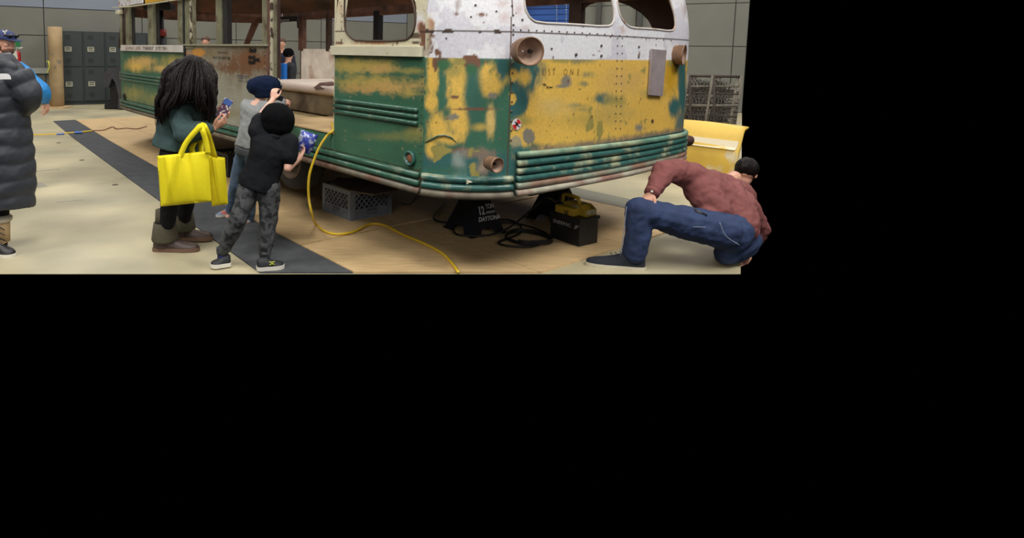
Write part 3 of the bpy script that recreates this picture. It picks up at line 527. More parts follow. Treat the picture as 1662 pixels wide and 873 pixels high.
g = G(); g.tube([bus(.62, .66, 1.115), bus(1.5, .66, 1.115), bus(3.6, .66, 1.115)], .045, 14); obj('bench_edge', g, M('bench_edge_metal', (236, 216, 202), .35, .0, noise=(3, .1)), busT)
obj('bench_top', bx(.6, 3.6, .66, 1.6, 1.1, 1.155), M('bench_top_metal', (226, 210, 196), .5, noise=(3, .15)), busT, bevel=.01)
g = G(); P = [at(508, 143, 6.1), at(519, 134, 6.2), at(531, 137, 6.1), at(527, 144, 6.0)]; g.prism(P, V(.1, .25, .0)); obj('rusty_bracket', g, m_rust, busT, smooth=False)
obj('frame_rail', bx(-.2, 7.2, .85, 1.0, .5, .6), m_dark, busT, smooth=False); obj('frame_rail', bx(-.2, 7.2, 2.05, 2.2, .5, .6), m_dark, busT, smooth=False)
obj('underbody', bx(-.1, 7.0, .3, 2.75, .74, .83), m_dark, busT, smooth=False)
for u in (.1, 1.2, 2.6, 3.9, 5.2): obj('cross_member', bx(u, u+.08, .1, 2.9, .6, .74), m_dark, busT, smooth=False)
obj('engine_block', bx(-.1, .5, 1.2, 1.9, .5, .8), m_dark, busT, bevel=.03)
def wheel(u, v, z, r, w=.22):
    c = bus(u, v, z); g = G(); prof = [(-w/2, .66*r), (-w/2, .86*r), (-w*.44, .97*r), (-w*.2, r), (w*.2, r), (w*.44, .97*r), (w/2, .86*r), (w/2, .66*r)]
    rg = [[c+Ee*a+(Dd*math.cos(t)+V(0, 0, 1)*math.sin(t))*b*(1+.018*(k % 2)*(b > .95*r)) for k, t in enumerate(np.linspace(0, 2*math.pi, 56, endpoint=False))] for a, b in prof]
    g.loft(rg+[rg[0]], cap=False); t_ = obj('wheel', g, m_tyre, busT, bevel=.0)
    g = G(); g.loft([[c+Ee*a+(Dd*math.cos(t)+V(0, 0, 1)*math.sin(t))*b for t in np.linspace(0, 2*math.pi, 32, endpoint=False)] for a, b in ((-w/2+.0, .68*r), (-w/2-.015, .64*r), (-w/2+.05, .5*r), (-w/2+.06, .22*r), (-w/2-.02, .16*r), (-w/2-.02, .03*r), (-w/2-.02, .002*r))], cap=False); obj('rim', g, m_rim, t_)
    for k in range(6): a = k*math.pi/3; p = c+Ee*(-w/2+.04)+(Dd*math.cos(a)+V(0, 0, 1)*math.sin(a))*.34*r; g = G().cap(p, p-Ee*.03, .014, .012, 8); obj('wheel_nut', g, m_rim, t_)
wheel(1.95, .25, .54, .305); wheel(1.95, 2.77, .54, .305); wheel(5.25, .3, .45, .31); wheel(5.25, 2.7, .45, .31)
# rivets
g = G()
def rv(px, py, r=.006, face='rear'):
    if face == 'rear':
        (s_, z_) = to_sz2(px, py); u = np.interp(s_, rs_s, RS[:, 0]); v = np.interp(s_, rs_s, RS[:, 1]); P = bus(u-.002+float(lean(z_)), v, z_); nn = nrm(CAM*V(1, 1, 0)-P*V(1, 1, 0))
    else: u, z_ = side(px, py); P = bus(u, -.002, z_)
    g.ell(P, (V(r, 0, 0), V(0, r, 0), V(0, 0, r)), 6, 5)
def to_sz2(px, py):
    z = 1.2
    for _ in range(4):
        A = S0[None]+Dd*RS[:, 0][:, None]+Ee*RS[:, 1][:, None]; A[:, 2] = z; qx, qy = project_arr(A); i = int(np.argmin(np.where(np.arange(len(qx)) < int(len(qx)*.93), np.abs(qx-px), 1e9))); r = ray(px, py); z = float(HC+r[2]/r[1]*A[i, 1])
    return rs_s[i], z
def rsurf(px, py, o=0.):
    s_, z_ = to_sz2(px, py); i = int(np.argmin(np.abs(rs_s-s_))); t = nrm(RS[min(i+3, len(RS)-1)]-RS[max(i-3, 0)]); nn = V(t[1], -t[0]);
    if nn[0] > 0: nn = -nn
    T = Dd*t[0]+Ee*t[1]; Nn = Dd*nn[0]+Ee*nn[1]; u, v = RS[i]; L_ = float(lean(z_)); return bus(u, v, z_)-Nn*L_+Nn*o, T, Nn
for k in range(22): rv(833+k*12.6-(k*k)*.02, 48.3+k*.36+.025*k*k*.9, .006)
for k in range(13):
    for dx in (0, 8): rv(1002+dx-k*.28, 62+k*12.2, .0055)
for k in range(15): rv(834-k*.35, 9+k*15.6, .007); rv(686-k*.25, 98+k*12.5, .005, 'side')
for px, py, r in ((934.5, 88.5, .012), (975.5, 90.5, .011), (975.5, 74, .01), (895, 79, .008), (848, 32, .008), (1036.5, 76, .01), (1036, 92, .01), (724, 62, .006), (765, 27, .006), (807, 18, .006), (774, 8, .007)): rv(px, py, r)
for k in range(8): rv(447-.0*k, 8+k*24, .006, 'side'); rv(554.5, 10+k*12.5 if k < 4 else 56+k*2, .005, 'side')
for k in range(5): rv(430, 78+k*11, .009, 'side')
ctag(obj('rivets', g, M('rivet_dark', (98, 84, 78), .5), busT), kind='stuff')
# vertical seam on rear + scratched letters
P, T, Nn = rsurf(868, 123, .004)
for ch, x in (('L', 868), ('U', 879.5), ('S', 889), ('T', 896), ('O', 914), ('N', 924), ('E', 936)):
    P, T, Nn = rsurf(x, 122 if x < 905 else 121.5, .003); text('scratched_letter', ch, P, T, V(0, 0, 1), .062, M('scratch', (120, 92, 46), .8), busT, sx=.8, off=-.025)
P, T, Nn = rsurf(881, 139, .003); text('marker_writing', 'Mia', P, T, V(0, 0, 1), .022, m_ink, busT); P, T, Nn = rsurf(886, 143, .003); text('marker_writing', 'Brown', P, T, V(0, 0, 1), .022, m_ink, busT, shear=.3)
# round quartered sticker
P, T, Nn = rsurf(838, 201.5, .004); sr = .036; zz = V(0, 0, 1)
def disc(c, r, a0, a1, o): return [c+Nn*o]+[c+Nn*o+(T*math.cos(a)+zz*math.sin(a))*r for a in np.linspace(a0, a1, 12)]
g = G(); g.prism([P+(T*math.cos(a)+zz*math.sin(a))*sr for a in np.linspace(0, 2*math.pi, 32, endpoint=False)], Nn*.001); st = obj('round_sticker', g, M('sticker_white', (225, 225, 225), .5), busT, smooth=False)
g = G(); g.prism(disc(P, sr*.92, math.radians(5), math.radians(88), .001), Nn*.0008); g.prism(disc(P, sr*.92, math.radians(185), math.radians(268), .001), Nn*.0008); obj('red_quarters', g, M('sticker_red', (206, 44, 44), .5), st, smooth=False)
g = G(); g.prism([P+Nn*.002+(T*math.cos(a)+zz*math.sin(a))*sr*(.42 if i % 2 else .2) for i, a in enumerate(np.linspace(0, 2*math.pi, 14, endpoint=False))], Nn*.001)
g.tube([P+Nn*.003-T*sr*.4+zz*sr*.5, P+Nn*.003+T*sr*.6-zz*sr*.5], .003, 4); obj('dark_emblem', g, m_ink, st, smooth=False)
# plate, patches
g = G(); pl = [(1054, 79.5), (1077.5, 81.5), (1071, 156), (1050, 154)]; Q = [rsurf(*q, .022)[0] for q in pl]; _, T, Nn = rsurf(1062, 120)
g.prism(Q, Nn*-.016); obj('metal_plate', g, M('bare_plate', (176, 164, 166), .45, .25, noise=(9, .18), c2=((112, 98, 98), 6, .5, .7), bump=(20, .2)), busT, smooth=False, label='bare grey metal plate')
# lamps
def bucket(name, c, ax, r0, r1, L, wall_=.008, inner=True):
    ax = nrm(ax); u = nrm(np.cross(ax, V(0, 0, 1))); w = np.cross(u, ax); c0_ = c-ax*L
    ring = lambda p, r: [p+(u*math.cos(a)+w*math.sin(a))*r for a in np.linspace(0, 2*math.pi, 32, endpoint=False)]
    g = G(); g.loft([ring(c0_, r0*.5), ring(c0_, r0*.93), ring(c0_+ax*.02, r0), ring(c-ax*L*.3, r1*.97), ring(c-ax*L*.28, r1*1.03), ring(c-ax*.015, r1*1.0), ring(c-ax*.012, r1*1.06), ring(c, r1*1.06), ring(c, r1*.96), ring(c-ax*.012, r1*.93)], cap=False)
    o = obj(name, g, m_lampr, busT)
    g = G(); g.loft([ring(c-ax*.012, r1*.94), ring(c-ax*L*.45, r1*.74), ring(c-ax*L*.78, r1*.42), ring(c-ax*L*.86, r1*.3), ring(c-ax*L*.88, r1*.05)], cap=False); obj('reflector_bowl', g, m_lampi, o)
    p = c-ax*L*.55-u*r1*.3; g = G().cap(p, p+ax*.012, r1*.17, r1*.16, 10); obj('bulb_hole', g, m_black, o); return o
bucket('tail_lamp', at(861, 83.5, 3.70), V(.18, -.98, -.02), .08, .083, .125)
bucket('tail_lamp', at(1111, 89.5, 5.0), V(.8, -.6, -.06), .072, .078, .17)
bucket('marker_lamp', at(808, 268.5, 3.72), V(.5, -.85, -.05), .042, .046, .09)
P = at(666, 256.5, 4.0); g = G(); ring = lambda p, r: [p+(Dd*math.cos(a)+V(0, 0, 1)*math.sin(a))*r for a in np.linspace(0, 2*math.pi, 28, endpoint=False)]
u_, z_ = side(667, 256.5); P = bus(u_, 0, z_); g.loft([ring(P, .052), ring(P-Ee*.02, .05), ring(P-Ee*.028, .044), ring(P-Ee*.02, .034), ring(P-Ee*.004, .033)]); lo = obj('marker_lamp', g, m_teal, busT)
g = G(); g.loft([ring(P-Ee*.004, .033), ring(P-Ee*.012, .028), ring(P-Ee*.014, .01)]); obj('rusted_lens', g, M('lens_rust', (140, 92, 62), .6, noise=(20, .3)), lo)
u_, z_ = side(203, 157); g = G(); g.ell(bus(u_, -.01, z_), (Dd*.06, Ee*.02, V(0, 0, .055)), 12, 7); obj('headlamp_hole', g, m_black, busT)
# dent crease as raised strip, exhaust stub, drive-side hole flange
g = G(); g.tube([rsurf(x, y, .003)[0] for x, y in ((690, 231), (700, 226), (712, 220), (722, 219), (733, 223), (741, 231))], [.003, .008, .011, .011, .008, .003], 8, flat=.5); obj('dent_crease', g, m_teal, busT)
g = G(); g.tube([at(1104, 222, 5.6), at(1113, 226, 5.55), at(1119, 229, 5.5)], [.05, .045, .05], 12); obj('exhaust_stub', g, m_rust, busT)
g = G(); P = at(762, 294.5, 3.78); g.add([P+V(-.02, 0, .012), P+V(-.018, 0, -.02), P+V(.022, 0, -.004), P+V(0, -.02, -.002)], [(0, 1, 3), (1, 2, 3), (2, 0, 3), (0, 2, 1)]); obj('bumper_tab', g, m_cream, busT, smooth=False)
# ================================================================ PROPS
AXB = (Dd, Ee, V(0, 0, 1))
def milk_crate(label, u0, v0, du, dv, h, mat, P0=.013, group=None):
    c = bus(u0, v0, P0); t = thing('milk_crate', label, 'crate', c, group)
    def fr(c0_, a, L, n, nm):                            # one lattice wall: origin, direction, length, outward
        g = G(); zc = V(0, 0, 1)
        def bar(s0, z0, s1, z1, r=.0055): g.box(c0_+a*(s0+s1)/2+zc*(z0+z1)/2, (math.hypot(s1-s0, z1-z0)/2+r*.5, .006, r), (nrm(a*(s1-s0)+zc*(z1-z0)), n, nrm(np.cross(nrm(a*(s1-s0)+zc*(z1-z0)), n))))
        for k in range(4): bar(0, .012+.017*k, L, .012+.017*k, .0055)
        g.box(c0_+a*L*.25+zc*.045, (L*.25-.055, .004, .045), (a, n, zc)); g.box(c0_+a*L*.75+zc*.045, (L*.25-.055, .004, .045), (a, n, zc))
        g.box(c0_+a*L*.5+zc*.012, (.06, .005, .012), (a, n, zc)); bar(L*.5-.06, .085, L*.5+.06, .085, .007)
        g.box(c0_+a*L*.5+zc*(h-.02), (L/2, .006, .02), (a, n, zc)); bar(0, .09, L, .09, .006)
        for s in (.0, L): g.box(c0_+a*(s+(.022 if s == 0 else -.022))+zc*h/2, (.022, .008, h/2), (a, n, zc))
        z0, z1 = .095, h-.04; H_ = z1-z0; x0, x1 = .04, L-.04; st = .056
        k = x0-H_
        while k < x1:
            for sg in (1, -1):
                a0, b0 = (k, z0), (k+H_, z1)
                if a0[0] < x0: a0 = (x0, z0+(x0-k))
                if b0[0] > x1: b0 = (x1, z0+(x1-k))
                if b0[0]-a0[0] > .008:
                    if sg == 1: bar(a0[0], a0[1], b0[0], b0[1], .0042)
                    else: bar(a0[0], z0+z1-a0[1], b0[0], z0+z1-b0[1], .0042)
            k += st
        return obj(nm, g, mat, t, smooth=False)
    fr(c, Dd, du, Ee*-1, 'side_wall'); fr(c+Ee*dv, Dd, du, Ee, 'side_wall'); fr(c, Ee, dv, Dd*-1, 'side_wall'); fr(c+Dd*du, Ee, dv, Dd, 'side_wall')
    g = G(); g.box(c+Dd*du/2+Ee*dv/2+V(0, 0, .008), (du/2-.01, dv/2-.01, .006), AXB); obj('crate_base', g, mat, t, smooth=False); return t
m_crate = M('crate_grey', (128, 136, 150), .5, noise=(12, .1)); m_crateb = M('crate_black', (34, 36, 40), .5)
milk_crate('grey plastic milk crate under the bus beside the rear wheel, board on top', 1.41, .45, .45, .46, .265, m_crate)
TB = [gnd(*q, .29) for q in ((536.5, 297), (565, 308), (607, 315.5), (646, 307.5), (646, 304), (600, 290), (548, 288))]
g = G(); g.prism(TB, V(0, 0, -.011)); o = obj('crate_board', g, M('board_brown', (104, 92, 78), .7, noise=(6, .2)), smooth=False, cat='board'); o['label'] = 'thin brown board lying on top of the grey milk crate'
milk_crate('black plastic milk crate under the bus behind the woman with the yellow bags', 3.72, .35, .45, .45, .27, m_crateb)
# jack stands
m_jack = M('jack_black', (20, 23, 30), .38, noise=(8, .15))
def jack_stand(label, corner, s, h, txt=False, rot=0.):
    cr, sr_ = math.cos(rot), math.sin(rot); A = Dd*cr+Ee*sr_; B = Ee*cr-Dd*sr_; c = corner+A*s/2+B*s/2; t = thing('jack_stand', label, 'jack stand', c); th = .004
    tp = .11; Z = lambda q, z: q+V(0, 0, z)
    cs = [(-1, -1), (1, -1), (1, 1), (-1, 1)]
    for i in range(4):
        a, b = cs[i], cs[(i+1) % 4]; P = lambda q, r: c+A*q[0]*r+B*q[1]*r
        ba, bb = P(a, s/2), P(b, s/2); ta, tb = P(a, tp/2), P(b, tp/2); ta = Z(ta, h); tb = Z(tb, h); m1 = mix(ba, bb, .26); m2 = mix(ba, bb, .74); up = .16
        poly = [ba, m1, mix(mix(ba, bb, .34), mix(ta, tb, .34), up), mix(mix(ba, bb, .66), mix(ta, tb, .66), up), m2, bb, tb, ta]
        n_ = nrm(np.cross(bb-ba, ta-ba)); g = G(); g.prism(poly, -n_*th*np.sign(n_@(c-ba))*-1); sp = obj('side_plate', g, m_jack, t, smooth=False)
        if txt and i == 3:                               # face towards the rear right
            xd = nrm(ba-bb); zd = nrm((ta+tb)/2-(ba+bb)/2); nn = nrm(np.cross(xd, zd)); o_ = bb+(ta+tb-ba-bb)/2*0
            L = lambda x, z: bb+xd*x+zd*z+nn*.003
            text('lettering', '12', L(.115, .175), xd, zd, .095, m_text, sp, sx=.72, off=.03); text('lettering', 'TON', L(.2, .215), xd, zd, .055, m_text, sp, sx=.75, off=.03)
            g = G(); g.box(L(.245, .185), (.042, .006*.3, .009), (xd, nn, zd)); obj('label_bar', g, m_text, sp, smooth=False); text('label_text', 'JACK STAND', L(.208, .180), xd, zd, .012, m_black, sp, ext=.003)
            text('lettering', 'DAYTONA', L(.1, .12), xd, zd, .05, m_text, sp, sx=.95, shear=.3, off=.02)
    for a in cs: g = G(); q = c+A*a[0]*(s/2)+B*a[1]*(s/2); g.box(q-(A*a[0]+B*a[1])*.02+V(0, 0, .006), (.028, .028, .006), (A, B, V(0, 0, 1))); obj('foot', g, m_jack, t, smooth=False)
    g = G(); g.box(c+V(0, 0, h+.0), (.05, .05, .03), (A, B, V(0, 0, 1))); obj('collar', g, m_jack, t, smooth=False, bevel=.004)
    g = G(); g.box(c+V(0, 0, h), (.03, .022, .08), (A, B, V(0, 0, 1))); g.box(c+V(0, 0, h+.09), (.07, .04, .014), (A, B, V(0, 0, 1))); obj('ratchet_post', g, m_jack, t, smooth=False); return t
FZ = .0135
jc = gnd(765, 387, FZ); jack_stand('black steel jack stand with white 12 ton lettering under the bus rear corner', jc, .36, .37, True, .12)
jc = bus(-.02, 1.75, FZ); jack_stand('plain black jack stand in shadow behind the yellow and black pump', bus(.25, 1.85, FZ), .36, .37)
# hydraulic pump
P0 = gnd(940, 401, FZ); P1 = gnd(892, 385, FZ); P2 = gnd(974.5, 395, FZ); pa = nrm(P1-P0); La = np.linalg.norm(P1-P0); pb = V(-pa[1], pa[0], 0)
if pb@(P2-P0) < 0: pb = -pb
Lb = .22; AXP = (pa, pb, V(0, 0, 1)); pc = P0+pa*La/2+pb*Lb/2
t = thing('hydraulic_pump', 'black box pump with a worn yellow top and handle, beside the kneeling man', 'pump', pc)
BH = .205; g = G(); g.box(pc+V(0, 0, BH/2), (La/2, Lb/2, BH/2), AXP); tank = obj('tank', g, m_black, t, bevel=.008)
g = G(); g.box(pc+V(0, 0, BH+.004), (La/2+.008, Lb/2+.008, .012), AXP); obj('tank_lid', g, m_black, t, bevel=.004)
xd = -pa; text('lettering', 'ENERPAC', P0+pa*(La-.03)-pb*.001+V(0, 0, .135), xd, V(0, 0, 1), .04, M('lettering_grey', (150, 150, 150), .6), tank, sx=1.05, off=.01)
g = G(); q = P0+pa*.04-pb*.003+V(0, 0, .15)
for k in range(3): g.tube([q+V(0, 0, -.016)-pa*.012*k*.6+pa*.014, q+V(0, 0, .016)-pa*.012*k-pa*.004], .0024, 5)
obj('pump_emblem', g, M('lettering_grey2', (150, 150, 150), .6), tank)
m_py = M('pump_yellow', (182, 152, 46), .5, noise=(9, .2), c2=((80, 66, 40), 8, .55, .66))
g = G(); b0 = pc+V(0, 0, BH+.016); sec = [(-.10, 0), (.10, 0), (.10, .05), (.06, .085), (-.06, .085), (-.10, .05)]
g.loft([[b0+pa*(x*La/.22)+pb*y_*1.+V(0, 0, z) for x, z in sec] for y_ in (-.03, .10)]); g.box(b0-pb*.06+pa*.02+V(0, 0, .03), (.09, .045, .03), AXP); obj('motor_cover', g, m_py, t, bevel=.006)
g = G(); hb = b0+pa*.05+pb*.0; g.tube([hb+pa*.08+V(0, 0, .03), hb+pa*.07+V(0, 0, .125), hb+pa*.05+V(0, 0, .14), hb-pa*.08+V(0, 0, .13), hb-pa*.1+V(0, 0, .06)], [.02, .018, .016, .016, .02], 8, flat=.8); obj('handle', g, m_py, t)
g = G(); g.box(b0+pb*.03-pa*(La*.46)+V(0, 0, .035), (.004, .055, .02), AXP); g.box(P2*0+b0-pb*.0-pa*.03+V(0, 0, .06), (.03, .04, .012), AXP); obj('rating_label', g, M('faded_label', (170, 160, 130), .6, c2=((110, 100, 80), 30, .5, .6)), t, smooth=False)
g = G(); g.tube([b0+pa*.13+pb*.06, b0+pa*.13+pb*.06+V(0, 0, .17)], .016, 8); g.tube([b0+pa*.11-pb*.05, b0+pa*.11-pb*.05+V(0, 0, .07)], .03, 10); obj('valve_lever', g, m_black, t)
g = G(); g.tube([b0+pa*.12+V(0, 0, .04), b0+pa*.22+pb*.02+V(0, 0, .05), b0+pa*.3+pb*.05+V(0, 0, .06)], [.022, .018, .026], 10); obj('coupling', g, M('steel_fitting', (120, 118, 110), .35, .7), t)
p_ = b0+pa*.3+pb*.05+V(0, 0, .06)
def cord(name, label, pts, r, mat, cat='cord', n=8, k=8, group=None):
    o = obj(name, G().tube(crom(pts, k), r, n), mat, smooth=True, cat=cat, group=group); o['label'] = label; return o
h0 = [p_+pa*.02, p_+pa*.1+V(0, 0, -.06), bus(.35, 1.2, .05), bus(.55, .9, .03), bus(.8, 1.2, .03), bus(.6, 1.6, .03), bus(.3, 1.4, .03), bus(.2, 1.0, .03), bus(.0, 1.15, .03), bus(.1, 1.5, .03), bus(.5, 1.5, .045), bus(.9, 1.0, .045), bus(1.4, 1.6, .03)]
cord('hydraulic_hose', 'black hydraulic hose coiled on the plywood between jack stand and pump', h0, .0085, m_hose, 'hose')
pts = [bus(.15+.17*math.cos(a)*(1+.15*math.sin(3*a)), 1.28+.19*math.sin(a)*(1+.1*math.cos(2*a)), .026+.004*a/2) for a in np.linspace(0, 17, 40)]
cord('power_cable', 'tangle of thin black cable on the plywood left of the pump box', pts, .007, m_hose, 'cable', 6, 3)
cord('power_cable', 'thin black cable looping out from under the bus behind the jack stand', [bus(1.6, 1.2, .03), bus(1.0, .8, .22), bus(.7, .75, .45), bus(.5, .85, .55)], .007, m_hose, 'cable', 6)
# yellow cord
pp = [(541, 211, None, .888), (531, 220, 4.78, 0), (520, 236, 4.76, 0), (511, 256, 4.74, 0), (502, 285, 4.72, 0), (501, 318, 4.7, 0), (507, 350, 4.68, 0), (513, 364, 0, .0245), (527, 375, 0, .0245), (548, 380, 0, .0245), (574, 376, 0, .0245), (594, 366, 0, .0245), (606, 363, 0, .0245), (625, 366, 0, .0245), (655, 381, 0, .0245), (690, 396, 0, .0245), (716, 410, 0, .0245), (732, 425, 0, .0245), (744, 442, 0, .0245)]
P_ = [bus(1.5, .3, .884)]
for px, py, Y, z in pp: P_.append(gnd(px, py, z) if (Y is None or Y == 0) else at(px, py, Y))
cord('extension_cord', 'yellow extension cord hanging from the bus floor and curving across the plywood', P_, .0105, m_cyel)
# taped yellow tape line + red cord on the far left
A = gnd(48, 219.5, .004); B = gnd(150, 212.5, .03)
cord('extension_cord', 'straight yellow cord taped to the floor behind the long coat', [A-(B-A)*.6, A, mix(A, B, .5)+V(0, 0, -.01), B], .014, m_cyel)
for x, y, n in ((98, 216.8, 'left'), (127, 214.5, 'right')):
    q = gnd(x, y, .012 if x < 110 else .03); g = G(); g.box(q, (.06, .09, .004 if x < 110 else .006), (nrm(B-A), nrm(np.cross(V(0, 0, 1), B-A)), V(0, 0, 1))); o = obj('tape_patch', g, M('blue_tape', (80, 120, 200), .6), smooth=False, cat='tape', group='blue tape on the yellow cord'); o['label'] = 'piece of blue tape over the yellow floor cord, the %s one' % n
q = [gnd(x, y, .03) for x, y in ((150, 212), (168, 211), (182, 206), (190, 209), (205, 208), (222, 209), (238, 205))]
cord('extension_cord', 'thin dark red cord on the plywood by the front wheel of the bus', q, .008, M('cord_red', (112, 44, 36), .5))
# dark machine left of the bus front
mp_ = at(184, 168, 15.0); mp_[2] = 0; t = thing('engine_cover', 'dark rounded engine cover standing behind the front of the bus', 'engine cover', mp_)
ring = lambda y, s_: [mp_+V(x*s_*1.1, y, z*.86) for x, z in ((-.22, .62), (-.2, 1.0), (-.08, 1.17), (.12, 1.22), (.5, 1.2), (.5, .5), (.32, .3), (.3, .02), (.1, .02), (.12, .4), (.06, .75), (-.02, .9), (-.1, .62))]
g = G(); g.loft([ring(0, .95), ring(.05, 1), ring(.7, 1), ring(.75, .95)]); obj('cover_shell', g, M('cover_dark', (60, 60, 64), .55, noise=(5, .3), c2=((90, 70, 60), 6, .6, .7)), t, smooth=False)
g = G(); g.box(mp_+V(.05, .4, .35), (.2, .25, .3)); g.box(mp_+V(-.02, .4, .06), (.25, .3, .06)); obj('machine_base', g, m_dark, t, bevel=.02)
# shoring pole inside the bus
sp = at(262, 74, 9.2); t = thing('shoring_pole', 'black pole with a red collar standing inside the front of the bus', 'pole', V(sp[0], sp[1], .86))
g = G(); b_ = V(sp[0], sp[1], .86); g.tube([b_, b_+V(0, 0, .02), b_+V(0, 0, .021), b_+V(-.02, 0, 1.2)], [.1, .1, .07, .055], 14); obj('pole', g, m_black, t)
g = G(); g.tube([b_+V(0, 0, .82), b_+V(0, 0, .92)], .075, 14); obj('collar', g, M('collar_red', (140, 44, 44), .5), t); g = G(); g.box(b_+V(-.02, 0, 1.25), (.2, .12, .06)); obj('head_plate', g, m_black, t, bevel=.02)
g = G(); g.tube(crom([b_+V(-.12, -.05, 1.25), b_+V(-.1, -.05, .9), b_+V(-.07, -.05, .7), b_+V(-.13, -.05, .4), b_+V(-.15, -.05, .1)]), .013, 6); obj('hanging_cable', g, m_black, t)
# yellow body panel at the right and rebar cages
Q0 = gnd(1050, 276); Q1 = gnd(1196, 301); qd = nrm(Q1-Q0); qn = V(-qd[1], qd[0], 0); LQ = np.linalg.norm(Q1-Q0)
m_yb = M('yellow_body_panel', (228, 190, 84), .55, noise=(3, .12), c2=((226, 214, 180), 2.6, .58, .66), bump=(9, .06))
secp = [(0, 0), (-.04, .15), (-.07, .30), (-.08, .43), (-.02, .47), (.0, .56), (.05, .62), (.1, .68), (.2, .70), (.21, .68), (.12, .65), (.08, .6), (.03, .45), (-.03, .3), (.03, .0)]
g = G(); g.loft([[Q0+qd*s_*LQ+qn*y_+V(0, 0, z*(.97+.03*math.sin(s_*3))) for y_, z in secp] for s_ in np.linspace(0, 1, 12)]); o = thing('body_panel', 'large yellow curved body panel lying on the floor behind the kneeling man', 'body panel', mix(Q0, Q1, .5)); obj('panel_shell', g, m_yb, o, bevel=.0)
g = G(); g.loft([[Q0+qd*s_*LQ+qn*(y_-.012)+V(0, 0, z) for y_, z in ((-.09, .425), (-.02, .445), (.01, .52), (.0, .52), (-.03, .45), (-.08, .42))] for s_ in np.linspace(.02, .99, 8)]); obj('white_band', g, M('panel_white', (228, 216, 186), .5, c2=((220, 184, 80), 3, .5, .6)), o, smooth=False)
m_reb = M('rebar', (116, 110, 98), .8, noise=(9, .3)); m_rebd = M('rebar_dark', (66, 58, 52), .85, noise=(9, .3)); m_scr = M('crumpled_mesh', (92, 88, 80), .75, .0, noise=(9, .4), bump=(9, 1.))
for k, (Y, yt) in enumerate(((10.2, 121), (11.2, 121), (12.2, 122))):
    A = at(1060, 121, Y); B = at(1201, 126, Y-.5); zt = (A[2]+B[2])/2; A = V(A[0], A[1], 0); B = V(B[0], B[1], 0); ab = nrm(B-A); L = np.linalg.norm(B-A); t = thing('rebar_cage', 'rusty steel rebar cage against the right wall, %s of three rows' % ('nearest', 'middle', 'farthest')[k], 'rebar cage', mix(A, B, .5), 'rebar cages stacked at the right')
    for j, z in enumerate((.1, .32, .55, .72, .9, 1.02, 1.17)):
        z = z*zt/1.17; g = G(); g.tube([A+V(0, 0, z), mix(A, B, .5)+V(0, .02*j, z-.02*(j % 2)), B+V(0, 0, z+.01)], .022 if j % 3 == 0 else .014, 6); obj('long_bar', g, m_reb if j % 2 else m_rebd, t)
    for j in range(7):
        s_ = (.08+.14*j+.03*k)*L; g = G(); dx = .08*(-1)**j; g.tube([A+ab*s_+V(0, .02, .0), A+ab*(s_+dx*.4)+V(0, .02, zt*.5), A+ab*(s_+dx)+V(0, .02, zt+.02)], .022, 6); obj('upright_bar', g, m_rebd if j % 2 else m_reb, t)
    if k < 2:
        g = G()
        for j in range(4):
            zc = (.18+.26*j)*zt/1.17+.05; pts = [mix(A, B, q_)+V(0, .25+.1*math.sin(q_*170), zc+.09*math.cos(q_*170)+.02*math.sin(q_*31)) for q_ in np.linspace(.02, .98, 150)]; g.tube(pts, .012, 5)
        obj('tie_wire', g, m_scr, t)
g = G(); A = at(1080, 121, 12.8); B = at(1201, 122, 12.4)
for j in range(4): g.box(V((A[0]+B[0])/2, 12.7, .1+.22*j), ((B[0]-A[0])/2+.0, .2, .1))
o = obj('steel_bundle', g, m_scr, smooth=False, cat='steel bundle', bevel=.02); o['label'] = 'stack of grey bundled steel mesh behind the rebar cages'
# ================================================================ PEOPLE
ZU = V(0, 0, 1)
def hand(g, w, d, n, t, L, curl=.5, thumb=.5, sp=1.):
    """w wrist, d direction to knuckles, n palm normal, t thumb side, L hand length, curl 0..1"""
    d = nrm(d); n = nrm(n-d*(n@d)); t = nrm(np.cross(n, d)*np.sign(np.cross(n, d)@t)); pl = L*.5; wd = L*.22
    g.loft([[w+d*pl*k+(t*math.cos(a)*wd*f+n*math.sin(a)*L*.085*f2) for a in np.linspace(0, 2*math.pi, 12, endpoint=False)] for k, f, f2 in ((-.05, .62, 1.1), (.3, .88, 1.15), (.7, 1, 1.05), (1.0, .95, .85))])
    for i, (o, l) in enumerate(((.78, .44), (.27, .5), (-.25, .46), (-.72, .36))):
        p = w+d*pl*.92+t*wd*o*.95; a = 0; fd = nrm(d+t*o*.12*sp); r = L*.052
        for k, (s_, c) in enumerate(((.44, .55), (.31, 1.), (.25, .9))):
            a += c*curl*1.15; q = p+(fd*math.cos(a)+n*math.sin(a))*l*L*s_; g.cap(p, q, r*(1-.08*k), r*(.92-.08*k), 8); p = q
    p = w+d*pl*.25+t*wd*.8; dirs = [nrm(d*.75+t*.75+n*.25*thumb), nrm(d*.95+t*.2+n*.5*thumb), nrm(d+n*.6*thumb)]
    for k, dd_ in enumerate(dirs): q = p+dd_*L*(.2, .17, .14)[k]; g.cap(p, q, L*(.068, .058, .052)[k], L*(.06, .054, .045)[k], 8); p = q
